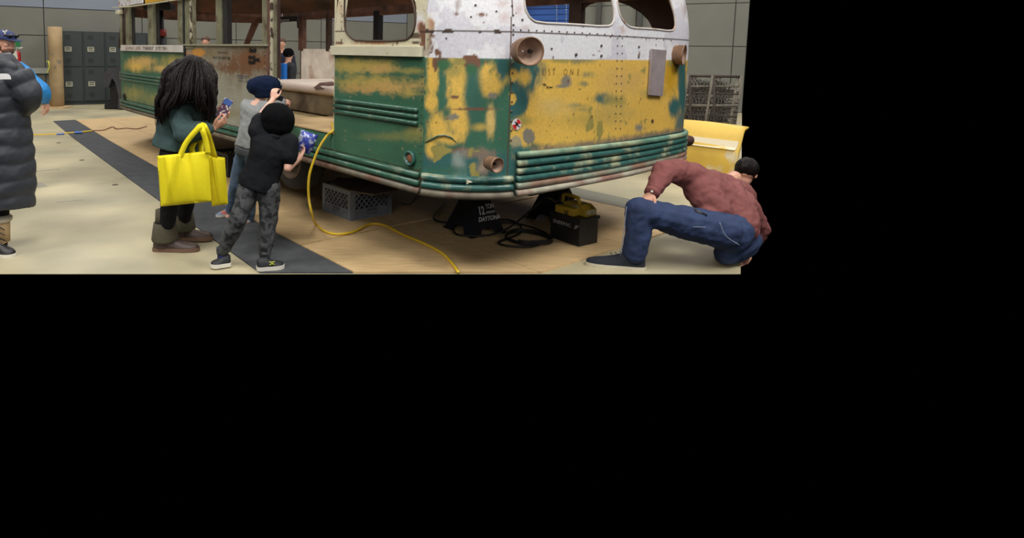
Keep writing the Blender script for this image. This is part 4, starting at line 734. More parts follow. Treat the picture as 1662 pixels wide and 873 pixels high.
def head(g, c, up, fwd, h):
    """c head centre, h head height (chin to crown)"""
    up = nrm(up); fwd = nrm(fwd-up*(fwd@up)); r = np.cross(fwd, up)
    g.ell(c+up*h*.1-fwd*h*.03, (r*h*.34, fwd*h*.43, up*h*.4)); g.ell(c-up*h*.17+fwd*h*.08, (r*h*.26, fwd*h*.29, up*h*.33)); g.ell(c-up*h*.4+fwd*h*.2, (r*h*.12, fwd*h*.11, up*h*.09))
    g.loft([[c+up*h*a+fwd*h*b+r*h*w_*math.cos(q)+fwd*h*w_*math.sin(q) for q in np.linspace(0, 6.283, 8, endpoint=False)] for a, b, w_ in ((.08, .36, .03), (-.03, .42, .04), (-.09, .44, .055), (-.13, .38, .05))])
    for s_ in (-1, 1):
        g.ell(c+r*s_*h*.35-up*h*.02-fwd*h*.02, (r*h*.03, fwd*h*.06, up*h*.11), 10, 7); g.ell(c+up*h*.09+fwd*h*.36+r*s_*h*.14, (r*h*.11, fwd*h*.05, up*h*.03), 10, 7); g.ell(c-up*h*.08+fwd*h*.28+r*s_*h*.17, (r*h*.1, fwd*h*.08, up*h*.08), 10, 7)
    g.ell(c-up*h*.22+fwd*h*.34, (r*h*.11, fwd*h*.035, up*h*.025), 10, 7); g.ell(c-up*h*.265+fwd*h*.335, (r*h*.09, fwd*h*.04, up*h*.028), 10, 7)
def face_bits(o, c, up, fwd, h):
    up = nrm(up); fwd = nrm(fwd-up*(fwd@up)); r = np.cross(fwd, up)
    for s_ in (-1, 1):
        e = c+fwd*h*.36+r*s_*h*.14+up*h*.035; g = G().ell(e, (r*h*.05, fwd*h*.03, up*h*.03), 10, 7); ey = obj('eye', g, M('eye_white', (215, 210, 205), .3), o)
        g = G().ell(e+fwd*h*.022, (r*h*.02, fwd*h*.012, up*h*.022), 8, 6); obj('iris', g, M('iris_dark', (50, 38, 30), .2), ey)
        g = G().tube([e+r*-.06*h+up*h*.07, e+up*h*.09+fwd*h*.02, e+r*.06*h+up*h*.07], h*.012, 6); obj('eyebrow', g, m_hairb, o)
    g = G().tube([c-up*h*.24+fwd*h*.35+r*h*k+up*h*abs(k)*.15 for k in (-.1, -.05, 0, .05, .1)], h*.012, 6); obj('lips', g, M('lips', (170, 96, 90), .5), o)
def torso(g, J, s, gr, z0=None, k0=0., k1=1., wf=1., df=1., hem=None):
    """pelvis -> neck rings; gr grows outwards"""
    P, N = J['pelvis'], J['neck']; rx = nrm(J['shR']-J['shL']); hx = nrm(J['hipR']-J['hipL']); up = nrm(N-P); L = np.linalg.norm(N-P); rings = []; bend = J.get('bend', V(0, 0, 0))
    for k, w, d in ((-.1, .155, .11), (.05, .165, .115), (.25, .145, .105), (.45, .145, .108), (.65, .165, .115), (.82, .18, .108), (.93, .14, .085), (1.0, .07, .06)):
        if k < k0 or k > k1: continue
        x = nrm(mix(hx, rx, max(0, min(1, k)))); x = nrm(x-up*(x@up)); y = np.cross(up, x); c = mix(P, N, k)+bend*math.sin(math.pi*max(0, min(1, k)))
        rings.append([c+x*(w*s*wf+gr)*math.cos(a)+y*(d*s*df+gr)*math.sin(a) for a in np.linspace(0, 2*math.pi, 20, endpoint=False)])
    if hem is not None: rings = [[p+hem for p in rings[0]]]+rings
    g.loft(rings)
def mkbody(label, J, s, hd, skin, hands, vox=.0065, fwd=None, up=None, face=True, grp=None):
    """one continuous body mesh; hands: list of (wrist key, dir, normal, thumb, curl)"""
    g = G(); torso(g, J, s, 0); up = up if up is not None else nrm(J['head']-J['neck']); head(g, J['head'], up, fwd, hd)
    g.limb([J['neck']-nrm(J['neck']-J['pelvis'])*.04*s, mix(J['neck'], J['head'], .5)], [.062*s, .055*s])
    for S_ in 'LR':
        g.limb([J['sh'+S_], J['el'+S_], J['wr'+S_]], [.052*s, .042*s, .028*s]); g.limb([J['hip'+S_], J['kn'+S_], J['an'+S_]], [.082*s, .056*s, .038*s])
        f = J['toe'+S_]; g.limb([J['an'+S_]-ZU*.03*s, mix(J['an'+S_], f, .8)-ZU*.015*s], [.036*s, .028*s])
    for w, d, n, t, c in hands: hand(g, J[w], d, n, t, .185*s*(1.04 if s < .8 else 1), c)
    o = obj('person', g, skin, vox=vox, sm=2, cat='person'); o['label'] = label
    if face: face_bits(o, J['head'], up, fwd, hd)
    if grp: o['group'] = grp
    return o
def trousers(o, J, s, mat, gr=.016, wA=.05, disp=(.018, .09), vox=.008, nm='trousers', shrink=0):
    g = G(); torso(g, J, s, gr*.6, k1=.1)
    for S_ in 'LR':
        a = J['an'+S_]; k_ = J['kn'+S_]; h_ = J['hip'+S_]; g.limb([h_, mix(h_, k_, .5), k_, mix(k_, a, .5), a], [.09*s+gr, .075*s+gr, .062*s+gr, .05*s+gr*1.2, wA])
    return obj(nm, g, mat, o, vox=vox, disp=disp, sm=3)
def top(o, J, s, mat, gr=.018, sl=1., cuff=.045, disp=(.02, .08), vox=.008, k0=-.05, nm='sweatshirt', wf=1., df=1., k1=.95):
    g = G(); torso(g, J, s, gr, k0=k0, k1=k1, wf=wf, df=df)
    for S_ in 'LR':
        sh, el, wr_ = J['sh'+S_], J['el'+S_], J['wr'+S_]
        g.cap(mix(J['neck'], sh, .5)-ZU*.03*s, sh, .055*s+gr, .058*s+gr)
        if sl >= 1: g.limb([sh, mix(sh, el, .5), el, mix(el, wr_, .55), mix(el, wr_, .93)], [.06*s+gr, .055*s+gr, .05*s+gr, .044*s+gr*.9, cuff])
        else: g.limb([sh, mix(sh, el, sl)], [.062*s+gr, .056*s+gr*1.3])
    return obj(nm, g, mat, o, vox=vox, disp=disp, sm=3)
def shoe(o, heel, toe, w, hA, upm, solem, st=.025, shaft=0, sr=.05, lace=None, nm='shoe'):
    d = toe-heel; L = np.linalg.norm(d); d = nrm(d); x = nrm(np.cross(d, ZU)); up = nrm(np.cross(x, d)); prof = ((0, .5, .75), (.04, .72, .9), (.15, .86, 1), (.32, .84, 1.0), (.5, .92, .72), (.68, 1.0, .56), (.84, .9, .48), (.95, .62, .38), (1.0, .3, .25))
    g = G(); g.loft([[heel+d*L*t+x*w/2*f*math.cos(a)*(1-.25*max(0, math.sin(a))**2)+up*(st*.6+hA*h*max(0, math.sin(a))) for a in np.r_[np.linspace(0, math.pi, 11), np.linspace(math.pi*1.2, math.pi*1.8, 4)]] for t, f, h in prof])
    if shaft: c = heel+d*L*.2; g.loft([[c+ZU*z+(x*math.cos(a)+d*math.sin(a))*sr*f for a in np.linspace(0, 2*math.pi, 16, endpoint=False)] for z, f in ((hA*.3, 1.1), (hA*.9, 1), (shaft, 1.0))])
    sh = obj(nm, g, upm, o, vox=.005, sm=2)
    g = G(); out = [(t*1.02-.01, f*1.06) for t, f, h in prof]; P = [heel+d*L*t+x*w/2*f+up*.0 for t, f in out]+[heel+d*L*t-x*w/2*f for t, f in out[::-1]]
    g.prism(P, up*st); obj('sole', g, solem, sh, smooth=False); 
    if lace is not None:
        g = G()
        for t in (.42, .5, .58): c = heel+d*L*t+up*(st*.6+hA*(.98-.75*(t-.3))); g.tube([c-x*w*.22, c+up*.004, c+x*w*.22], .003, 5)
        obj('laces', g, lace, sh)
    return sh, d, x, up, L
def J_(d): return {k: np.asarray(v, float) for k, v in d.items()}
m_white = M('shoe_white', (222, 218, 206), .6)
# ---- boy in black
Yk = 4.14; k_ = lambda x, y, Y=Yk: at(x, y, Y)
toeL = gnd(342, 434, .0105); hL = gnd(374, 430, .0105); toeR = gnd(461, 434, .0105); hR = gnd(417, 438, .0105)
J = J_(dict(head=k_(450, 196, 4.2), neck=k_(446, 222, 4.16), shL=k_(417, 213, 4.18), shR=k_(471, 231, 4.15), elL=k_(427, 184, 4.3), wrL=k_(443, 162, 4.42), elR=k_(467, 273, 4.1), wrR=k_(487, 256, 4.28), pelvis=k_(421, 292), hipL=k_(407, 300), hipR=k_(437, 303), knL=k_(387, 355, 4.1), knR=k_(436, 360, 4.16), anL=k_(361, 409, 4.18), anR=k_(430, 414, 4.16)))
J['toeL'] = mix(hL, toeL, .6); J['toeR'] = mix(hR, toeR, .6)
fw = nrm(V(.35, 1, 0)); boy = mkbody('person in a black beanie, black tee and camouflage joggers, back turned, left arm raised', J, .68, .165, m_skin2,
    [('wrL', V(.1, .3, 1), V(.3, 1, .2), V(1, -.2, .3), .75), ('wrR', V(.25, .75, .55), V(-.6, .2, .9), V(-.5, .5, .2), .7)], vox=.0055, fwd=fw, face=False)
m_tee = M('black_tee', (20, 22, 27), .85, noise=(60, .15), spec=.2); m_camo = M('camo_joggers', (76, 78, 80), .85, c2=((42, 44, 48), 22, .52, .56), noise=(60, .15)); m_knitb = M('black_knit', (16, 17, 20), .95, wave=(60, .6, 'X'), spec=.1)
J2 = dict(J); J2['pelvis'] = J['pelvis']-nrm(J['neck']-J['pelvis'])*.03
top(boy, J2, .66, m_tee, gr=.022, sl=.52, disp=(.02, .1), k0=-.11, nm='t_shirt', wf=1.12, vox=.007, k1=1.0)
g = G(); ud = nrm(J['head']-J['neck']); g.tube([J['neck']-ud*.02, J['neck']+ud*.012], [.062, .052], 20); obj('collar', g, m_tee, boy)
trousers(boy, J, .68, m_camo, gr=.02, wA=.038, disp=(.02, .06), vox=.007, nm='joggers')
for S_ in 'LR': g = G(); a = J['an'+S_]; g.cap(a+ZU*.02, a-ZU*.05, .034, .036); obj('sock', g, M('blue_sock', (36, 42, 92), .9), boy); g = G(); g.tube([a+ZU*.035, a+ZU*.005], .042, 14); obj('jogger_cuff', g, m_camo, boy)
for hl, to in ((hL, toeL), (hR, toeR)):
    sh, d, x, up_, L = shoe(boy, hl, to, .085, .07, M('shoe_black', (24, 26, 32), .6), m_white, st=.026)
    if to is toeR:
        x_ = x*np.sign(x@(CAM-hl)); c = hl+d*L*.52+x_*.036+up_*.05
        g = G(); n_ = nrm(x_+up_*.5)
        for q in (-1, 1): g.tube([c+n_*.006+d*(-.017)+up_*.011*q, c+n_*.007+up_*.004*q, c+n_*.006+d*.017+up_*.011*q], .0035, 5)
        obj('shoe_emblem', g, M('emblem_yellow', (205, 214, 60), .5), sh)
hc = k_(451, 193, 4.2); r_ = nrm(np.cross(fw, ZU)); g = G(); g.ell(hc+ZU*.005, (r_*.117, fw*.115, nrm(V(-.1, 0, 1))*.108), 24, 14); g.loft([[hc+V(0, 0, z)+(r_*math.cos(a)*rr_+fw*math.sin(a)*rr_) for a in np.linspace(0, 6.283, 28, endpoint=False)] for z, rr_ in ((-.1, .08), (-.09, .092), (-.06, .106), (-.03, .11))])
obj('beanie', g, m_knitb, boy, vox=.006, disp=(.008, .04))
# phone in raised hand, snack bag in right hand
ph = k_(452, 158, 4.45); g = G(); g.box(ph, (.035, .006, .02), (nrm(V(1, .1, -.4)), V(0, 1, 0), nrm(V(.4, 0, 1)))); o = obj('toy_car', g, m_black, smooth=False, cat='toy', bevel=.003); o['label'] = 'small dark toy held up between the hands of the two children in beanies'
bc = k_(497, 231, 4.36); g = G(); bxx = nrm(V(1, .1, -.35)); bzz = nrm(V(.35, 0, 1)); byy = np.cross(bzz, bxx)
g.loft([[bc+bzz*.075*t+bxx*.062*w_*math.cos(a)+byy*.03*h_*math.sin(a)+bxx*.01*math.sin(5*a+t*9)*w_ for a in np.linspace(0, 6.283, 26, endpoint=False)] for t, w_, h_ in ((-1, .75, .08), (-.9, .8, .3), (-.5, .95, .9), (0, .9, 1.1), (.5, 1.0, .9), (.9, .95, .3), (1, .9, .08))])
m_snack = M('snack_foil', (64, 78, 178), .3, .2, c2=((190, 198, 222), 26, .5, .56), noise=(40, .2), bump=(40, .6)); t = obj('snack_bag', g, m_snack, cat='snack bag'); t['label'] = 'crumpled blue and silver snack bag held by the child in the black tee'
# ---- child in grey behind
Yg = 5.1; q_ = lambda x, y, Y=Yg: at(x, y, Y)
tL = gnd(362, 348, .014); h2L = gnd(378, 355, .014)
J = J_(dict(head=q_(430, 144, 5.15), neck=q_(420, 165, 5.12), shL=q_(402, 174, 5.15), shR=q_(434, 178, 5.05), elL=q_(424, 196, 5.35), wrL=q_(455, 168, 5.42), elR=q_(448, 190, 5.25), wrR=q_(458, 166, 5.45), pelvis=q_(403, 244), hipL=q_(396, 250, 5.15), hipR=q_(412, 251, 5.05), knL=q_(383, 297, 5.25), knR=q_(410, 300, 5.1), anL=q_(374, 345, 5.5), anR=q_(404, 353, 5.3)))
h3 = gnd(415, 365, .014); t3 = gnd(386, 360, .014)
J['toeL'] = gnd(368, 352, .02); J['toeR'] = gnd(395, 362, .02); fw = nrm(V(.85, .6, 0))
kid = mkbody('person in a navy beanie, grey sweatshirt and jeans reaching over the bus ledge', J, .70, .165, m_skin2, [('wrR', V(.6, .7, .2), V(0, .5, -1), V(-.5, 0, 1), .9), ('wrL', V(.8, .5, .1), V(0, .5, -1), V(-.3, 0, 1), .8)], vox=.006, fwd=fw, face=False)
top(kid, J, .66, M('grey_sweatshirt', (150, 153, 154), .9, noise=(80, .12), bump=(60, .2)), gr=.026, nm='sweatshirt', disp=(.03, .09), wf=1.05)
trousers(kid, J, .68, M('child_jeans', (98, 122, 152), .85, noise=(14, .25)), gr=.016, wA=.05, nm='jeans')
g = G(); torso(g, J, .66, .03, k0=-.11, k1=.08); obj('shirt_hem', g, M('hem_grey', (86, 90, 92), .9), kid, vox=.008, disp=(.01, .08))
for S_ in 'LR':
    a = J['an'+S_]; hl = V(a[0]+.02, a[1]+.03, .014); shoe(kid, hl, hl+V(-.12, -.13, 0) if S_ == 'L' else hl+V(-.10, -.14, 0), .08, .06, M('shoe_orange_grey', (196, 110, 92), .6, c2=((120, 140, 170), 20, .5, .56)), m_white, st=.02)
hc = q_(429, 139.5, 5.15); r_ = nrm(np.cross(fw, ZU)); tx = nrm(Rt+Up*.08); tz = nrm(Up-Rt*.15); ty = np.cross(tz, tx)
g = G(); g.ell(hc+tz*.0, (tx*.148, ty*.115, tz*.088), 24, 14); g.ell(hc-tx*.085-tz*.0, (tx*.06, ty*.09, tz*.07)); g.loft([[hc-tz*z+tx*(.012)+(tx*math.cos(a)*rr_+ty*math.sin(a)*rr_*.95) for a in np.linspace(0, 6.283, 28, endpoint=False)] for z, rr_ in ((.1, .09), (.09, .1), (.06, .108), (.03, .12))])
bn = obj('beanie', g, M('navy_knit', (26, 40, 70), .95, wave=(45, .7, 'X'), spec=.15), kid, vox=.006, disp=(.012, .04))
g = G(); c = q_(455, 133, 5.12); g.tube([c-tz*.03+tx*.002, c+tx*.004, c+tz*.03-tx*.012], .007, 8, flat=.5); obj('white_trim', g, m_white, bn)
# ---- woman
Yw = 4.55; w_ = lambda x, y, Y=Yw: at(x, y, Y)
J = J_(dict(head=w_(313, 119), neck=w_(303, 150), shL=w_(322, 167, 4.75), shR=w_(287, 168, 4.42), elL=w_(326, 205, 4.85), wrL=w_(350, 182, 4.75), elR=w_(298, 216, 4.32), wrR=w_(346, 208, 4.38), pelvis=w_(288, 244), hipL=w_(296, 250, 4.66), hipR=w_(280, 250, 4.46), knL=w_(304, 312, 4.68), knR=w_(277, 316, 4.44), anL=w_(297, 374, 4.78), anR=w_(268, 391, 4.52)))
J['toeL'] = gnd(335, 386, .02); J['toeR'] = gnd(312, 405, .02); fw = nrm(V(.85, .55, -.25))
wom = mkbody('person with long dark hair in a dark green sweatshirt, yellow tote bags over the forearm', J, .92, .21, m_skin,
    [('wrR', V(.8, .25, .5), V(-.3, .5, .5), V(-.2, .2, .8), .8), ('wrL', V(.95, -.2, -.05), V(0, -1, -.1), V(0, -.2, 1), .55)], fwd=fw, face=True)
top(wom, J, .9, M('green_sweatshirt', (62, 82, 82), .9, noise=(50, .1), bump=(90, .15), spec=.2), gr=.034, cuff=.042, nm='sweatshirt', disp=(.03, .14), k0=-.05, wf=1.08, df=1.5)
trousers(wom, J, .9, M('black_trousers', (24, 24, 28), .9, noise=(30, .15), spec=.2), gr=.012, wA=.05, nm='trousers')
m_cuff = M('olive_cuff', (78, 74, 58), .9, noise=(60, .15), bump=(80, .3)); m_boot = M('brown_boot', (62, 46, 40), .45, noise=(9, .2))
for a, yt in ((J['anR'], 365), (J['anL'], 334)):
    c = a+V(0, 0, .02); g = G(); g.loft([[c+V(0, 0, z)+V(math.cos(q)*rr_, math.sin(q)*rr_, 0) for q in np.linspace(0, 6.283, 24, endpoint=False)] for z, rr_ in ((-.015, .092), (.0, .098), (.06, .09), (.125, .08), (.125, .07), (.0, .078))]); g.loft([[c+V(0, 0, z)+V(math.cos(q)*rr_, math.sin(q)*rr_, 0) for q in np.linspace(0, 6.283, 20, endpoint=False)] for z, rr_ in ((.12, .07), (.22, .065))]); obj('boot_cuff', g, m_cuff, wom, disp=None)
b1h, b1t = gnd(250, 406, .001), gnd(323, 407, .001); b2h, b2t = gnd(276, 388, .0105), gnd(345, 389, .0105)
m_bsole = M('boot_sole', (110, 84, 68), .7)
shoe(wom, b1h, b1t, .105, .1, m_boot, m_bsole, st=.028, shaft=.13, sr=.058, nm='boot'); shoe(wom, b2h, b2t, .105, .1, m_boot, m_bsole, st=.028, shaft=.17, sr=.058, nm='boot')
# hair: a full fall of overlapping locks over a cap
g = G(); up = nrm(J['head']-J['neck']); hc = w_(311, 113, 4.55); g.ell(hc, (Rt*.112, Fw*.115, Up*.105), 22, 14)
cen = lambda x, y, Y: w_(x, y, Y)
hairs = [((300, 96, 4.5), (274, 118, 4.42), (268, 150, 4.4), (259, 172, 4.4), (262, 203, 4.4)), ((303, 95, 4.48), (283, 120, 4.38), (278, 152, 4.34), (268, 176, 4.33), (266, 196, 4.34)), ((310, 94, 4.45), (295, 122, 4.36), (291, 150, 4.32), (284, 168, 4.3), (278, 176, 4.3)), ((315, 94, 4.45), (308, 122, 4.35), (304, 145, 4.31), (301, 158, 4.3), (298, 166, 4.3)), ((320, 96, 4.46), (324, 122, 4.37), (323, 150, 4.33), (326, 168, 4.33), (330, 182, 4.35)), ((325, 98, 4.5), (336, 122, 4.42), (338, 150, 4.4), (339, 175, 4.42), (337, 196, 4.44)), ((322, 97, 4.55), (341, 118, 4.5), (343, 150, 4.5), (342, 178, 4.5), (338, 196, 4.5)), ((305, 96, 4.6), (280, 120, 4.6), (272, 150, 4.6), (263, 170, 4.6), (264, 196, 4.58))]
for i, P in enumerate(hairs):
    P = [cen(*p) for p in P]; C_ = crom(P, 6); n = len(C_); g.tube(C_, [.040*(1-.0*k)*(.6+.8*math.sin(math.pi*min(1, (k+4)/n*.85)))*(1 if k < n*.7 else 1-.75*(k-n*.7)/(n*.3)) for k in range(n)], 10, flat=.8)
hr = obj('hair', g, m_hair, wom, vox=.009, disp=(.03, .05))
g = G()
for i in range(120):
    P = [V(*p) for p in hairs[i % 8]]; o1 = random.uniform(-8, 8); o2 = random.uniform(-.05, .03); P = [cen(p[0]+o1*(.35+.22*k)+random.uniform(-1.5, 1.5), p[1]+random.uniform(-3, 3), p[2]-.034+o2) for k, p in enumerate(P)]
    C_ = crom(P, 5); n = len(C_); g.tube(C_, [.0075*math.sin(math.pi*min(1, (k+2)/(n+1))) + .0008 for k in range(n)], 5)
hk = obj('hair_strands', g, m_hair, hr); hk['kind'] = 'stuff'
for P in (((300, 146), (296, 158), (304, 166), (316, 164), (323, 160)), ((308, 150), (306, 157), (314, 159), (322, 154))):
    g = G(); g.tube(crom([w_(x, y, 4.27) for x, y in P], 6), .0035, 6); obj('hair_curl', g, m_hair, hr)
# leaflet
lc = w_(364.5, 176, 4.55); lx_ = nrm(Rt*.5+Up*.95); lz = nrm(Rt*.85-Up*.45+Fw*.3); ln_ = nrm(np.cross(lx_, lz))
g = G(); g.box(lc, (.075, .0025, .034), (lx_, ln_, lz)); leaf = obj('leaflet', g, M('leaflet_print', (236, 232, 228), .4, c2=((104, 70, 96), 42, .46, .5), noise=(60, .4)), smooth=False, cat='leaflet', bevel=.001); leaf['label'] = 'small printed leaflet held by the woman with long dark hair'
g = G(); g.box(lc+lx_*.052-ln_*.003*np.sign(ln_@(lc-CAM)), (.022, .002, .03), (lx_, ln_, lz)); obj('blue_cover', g, M('leaflet_blue', (84, 116, 190), .4), leaf, smooth=False)
# tote bags
def tote(name, label, crn, Y, dep, fold, straps):
    A = [at(x, y, Y) for x, y in crn]                    # tl, tr, br, bl
    n, m = 26, 24; F_ = []; B_ = []
    for j in range(m+1):
        for i in range(n+1):
            s_, t_ = i/n, j/m; p = mix(mix(A[0], A[1], s_), mix(A[3], A[2], s_), t_); bul = math.sin(math.pi*s_)**.6*math.sin(math.pi*min(1, t_*.9+.1))**.5
            w = sum(a*math.exp(-((s_-c-k*t_)/.05)**2)*(1-t_*.7) for c, k, a in fold)+.012*math.sin(9*s_+3*t_)*t_+.008*math.sin(17*s_-6*t_)
            F_.append(p-Fw*(dep*.5*bul+w*.035)); B_.append(p+Fw*(dep*.5*bul)+V(0, 0, .004))
    g = G(); N = len(F_); fs = []
    for j in range(m):
        for i in range(n): a = j*(n+1)+i; fs.append((a, a+1, a+n+2, a+n+1)); fs.append((N+a, N+a+n+1, N+a+n+2, N+a+1))
    for j in range(m): a = j*(n+1); fs.append((a, a+n+1, N+a+n+1, N+a)); a += n; fs.append((a, N+a, N+a+n+1, a+n+1))
    for i in range(n): a = m*(n+1)+i; fs.append((a, a+1, N+a+1, N+a))
    g.add(F_+B_, fs); t = thing(name, label, 'bag', (A[2]+A[3])/2, 'yellow tote bags on the forearm'); b = obj('bag_body', g, m_yel, t)
    sf = b.modifiers.new('t', 'SOLIDIFY'); sf.thickness = .002
    for P in straps:
        Q = crom([at(x, y, Y_) for x, y, Y_ in P], 6); g = G(); rings = []
        for i, p in enumerate(Q):
            td = nrm(Q[min(i+1, len(Q)-1)]-Q[max(i-1, 0)]); wv = nrm(np.cross(td, Fw)); nn = nrm(np.cross(wv, td)); rings.append([p+wv*a*.019+nn*b_*.0015 for a, b_ in ((-1, -1), (1, -1), (1, 1), (-1, 1))])
        g.loft(rings); obj('strap', g, m_yel, t)
    return t
tote('tote_bag', 'large yellow tote bag, the left and nearer one on the forearm', [(255, 254), (338, 246), (343, 327), (261, 335)], 4.28, .09, [(.42, -.3, 1.0), (.6, .12, -.6), (.2, .1, .5)],
    [[(291, 256, 4.25), (302, 232, 4.24), (318, 212, 4.23), (327, 203, 4.25), (330, 206, 4.38), (322, 222, 4.44), (312, 238, 4.4), (313, 250, 4.35)], [(338, 250, 4.25), (334, 228, 4.24), (329, 212, 4.23), (326, 204, 4.27), (325, 208, 4.42), (326, 228, 4.44), (327, 250, 4.36)]])
tote('tote_bag', 'yellow tote bag, the right and farther one behind the larger bag', [(330, 252), (365, 257), (370, 331), (344, 335)], 4.42, .07, [(.5, .05, .8)],
    [[(349, 256, 4.4), (342, 232, 4.33), (336, 214, 4.27), (331, 204, 4.27), (329, 206, 4.4), (334, 228, 4.5), (338, 252, 4.46)]])
# ---- long puffer coat at the left edge
pY = 4.45; p_f = lambda x, y, Y=pY: at(x, y, Y)
J = J_(dict(head=p_f(-42, 62), neck=p_f(-36, 92), shL=p_f(-62, 112, 4.5), shR=p_f(30, 118, 4.4), elL=p_f(-78, 165, 4.5), wrL=p_f(-60, 195, 4.7), elR=p_f(50, 160, 4.45), wrR=p_f(20, 190, 4.62), pelvis=p_f(-8, 225), hipL=p_f(-26, 230), hipR=p_f(8, 230), knL=p_f(-30, 310), knR=p_f(2, 312), anL=p_f(-32, 396, 4.5), anR=p_f(2, 398, 4.42)))
J['neck'] = p_f(-20, 94); J['head'] = p_f(-42, 66)
J['toeL'] = gnd(-30, 415, .02); J['toeR'] = gnd(4, 412, .02); fw = nrm(V(-.35, 1, 0))
J['shR'] = p_f(20, 128, 4.45)
puf = mkbody('person in a long dark grey quilted coat and fur-cuffed boots, at the left edge', J, .86, .22, m_skin, [('wrR', V(-.6, .6, .1), V(-.3, 0, -1), V(0, 0, 1), .6), ('wrL', V(.6, .6, .1), V(.3, 0, -1), V(0, 0, 1), .6)], fwd=fw, face=False)
g = G(); g.ell(J['head']+ZU*.03-fw*.02, (nrm(np.cross(fw, ZU))*.1, fw*.115, ZU*.11)); g.ell(J['head']-ZU*.05-fw*.05, (nrm(np.cross(fw, ZU))*.09, fw*.06, ZU*.12)); obj('hair', g, m_hair, puf, vox=.008, disp=(.015, .03))
m_puf = M('puffer_nylon', (56, 59, 66), .5, noise=(12, .08), bump=(40, .15), spec=.4)
rows = [(86, -30, 12, .13), (96, -34, 22, .16), (112, -40, 34, .19), (130, -46, 42, .2), (150, -50, 44, .21), (172, -50, 42, .21), (196, -50, 44, .21), (222, -52, 48, .22), (250, -54, 51, .23), (280, -56, 53, .23), (308, -58, 54, .23), (333, -58, 53, .22)]
g = G(); rings = []; ys = np.linspace(86, 336, 84)
for y in ys:
    a = np.interp(y, [r[0] for r in rows], [r[1] for r in rows]); b = np.interp(y, [r[0] for r in rows], [r[2] for r in rows]); d = np.interp(y, [r[0] for r in rows], [r[3] for r in rows])*.85
    ph = ((y-100)/27.) % 1; puff = .017*(abs(math.sin(math.pi*ph))**.5-.6); A = p_f(a, y); B = p_f(b, y+(-.04)*(b)+0); c = (A+B)/2; hw = np.linalg.norm(B-A)/2
    rings.append([c+Rt*(hw+puff)*math.cos(q)+V(0, 1, 0)*(d+puff)*math.sin(q)+V(0, 0, .01*math.sin(3*q+y*.05)) for q in np.linspace(0, 6.283, 40, endpoint=False)])
g.loft(rings)
for S_ in 'R':
    a, b, c = p_f(26, 118, 4.4), p_f(45, 158, 4.42), p_f(10, 186, 4.6); P = crom([a, mix(a, b, .5), b, mix(b, c, .5)+V(0, 0, -.02), c], 9); n = len(P)
    g.tube(P, [(.104-.02*k/n)+.014*(abs(math.sin(math.pi*k/n*4))**.6-.6) for k in range(n)], 18)
g.tube(crom([p_f(-48, 116, 4.5), p_f(-66, 150, 4.5), p_f(-54, 185, 4.6)], 9), .1, 16)
g.tube([p_f(-56, 104, 4.4), p_f(-30, 102, 4.35), p_f(0, 106, 4.35), p_f(24, 112, 4.42)], [.055, .06, .055, .04], 14)
coat = obj('puffer_coat', g, m_puf, puf, vox=.009, disp=(.014, .09), sm=1)
lp = p_f(2, 124.5, 4.172); g = G(); lxx = nrm(Rt-.1*Fw); pts = [lp+lxx*.07*math.cos(a)+Up*.034*min(1, 1.35*math.sin(a))-Up*.014 for a in np.linspace(0, math.pi, 14)]; pts = [lp+lxx*x*.0045*1.0+Up*z*.0045 for x, z in ((-22, -4), (16, -4), (15.6, -1), (14, 1.6), (11.5, 3.6), (8, 4.6), (-22, 4.6))]
g.prism(pts, -Fw*.006); lo = obj('logo_patch', g, M('patch_white', (228, 228, 228), .6), puf, smooth=False)
for i, s_ in enumerate(('THE', 'NORTH', 'FACE')): text('logo_text', s_, lp-lxx*.055+Up*(.009-.0125*i)-Fw*.008, lxx, Up, .0125, m_black, lo, sx=1.15)
trousers(puf, J, .95, M('black_leggings', (18, 18, 22), .9), gr=.004, wA=.042, disp=(.006, .1), nm='leggings')
m_fur = M('fur_cream', (214, 206, 188), .95, bump=(120, 1.)); m_sorel = M('boot_tan', (176, 148, 108), .7, noise=(9, .1)); m_blk = M('rubber_black', (30, 30, 32), .5)
for a, hl, to in ((J['anR'], gnd(-8, 404, .001), gnd(14, 416, .001)), (J['anL'], gnd(-44, 404, .001), gnd(-26, 418, .001))):
    c = V(a[0], a[1], 0); g = G(); g.loft([[c+V(math.cos(q)*r1, math.sin(q)*r1, z) for q in np.linspace(0, 6.283, 24, endpoint=False)] for z, r1 in ((.08, .06), (.16, .062), (.25, .064))]); bt = obj('boot_shaft', g, m_sorel, puf)
    g = G(); g.loft([[c+V(math.cos(q)*r1, math.sin(q)*r1, z) for q in np.linspace(0, 6.283, 24, endpoint=False)] for z, r1 in ((.225, .062), (.235, .078), (.26, .08), (.272, .066))]); obj('fur_cuff', g, m_fur, puf)
    shoe(puf, c+nrm(V(-.35, 1, 0))*-.0+V(-.03, -.06, .001), c+V(.045, .0, 0)+V(.06, -.02, .001)*0+V(.0, .17, .001)*0+(nrm(V(.55, -.5, 0))*.14), .1, .1, m_blk, m_white, st=.022, lace=m_sorel, nm='boot_shell')
    g = G(); f = nrm(CAM*V(1, 1, 0)-c)
    for z in (.1, .14, .18): g.tube([c+f*.066+Rt*.03+V(0, 0, z), c+f*.072+V(0, 0, z+.02), c+f*.066-Rt*.03+V(0, 0, z+.02)], .004, 6)
    obj('boot_laces', g, m_blk, bt)
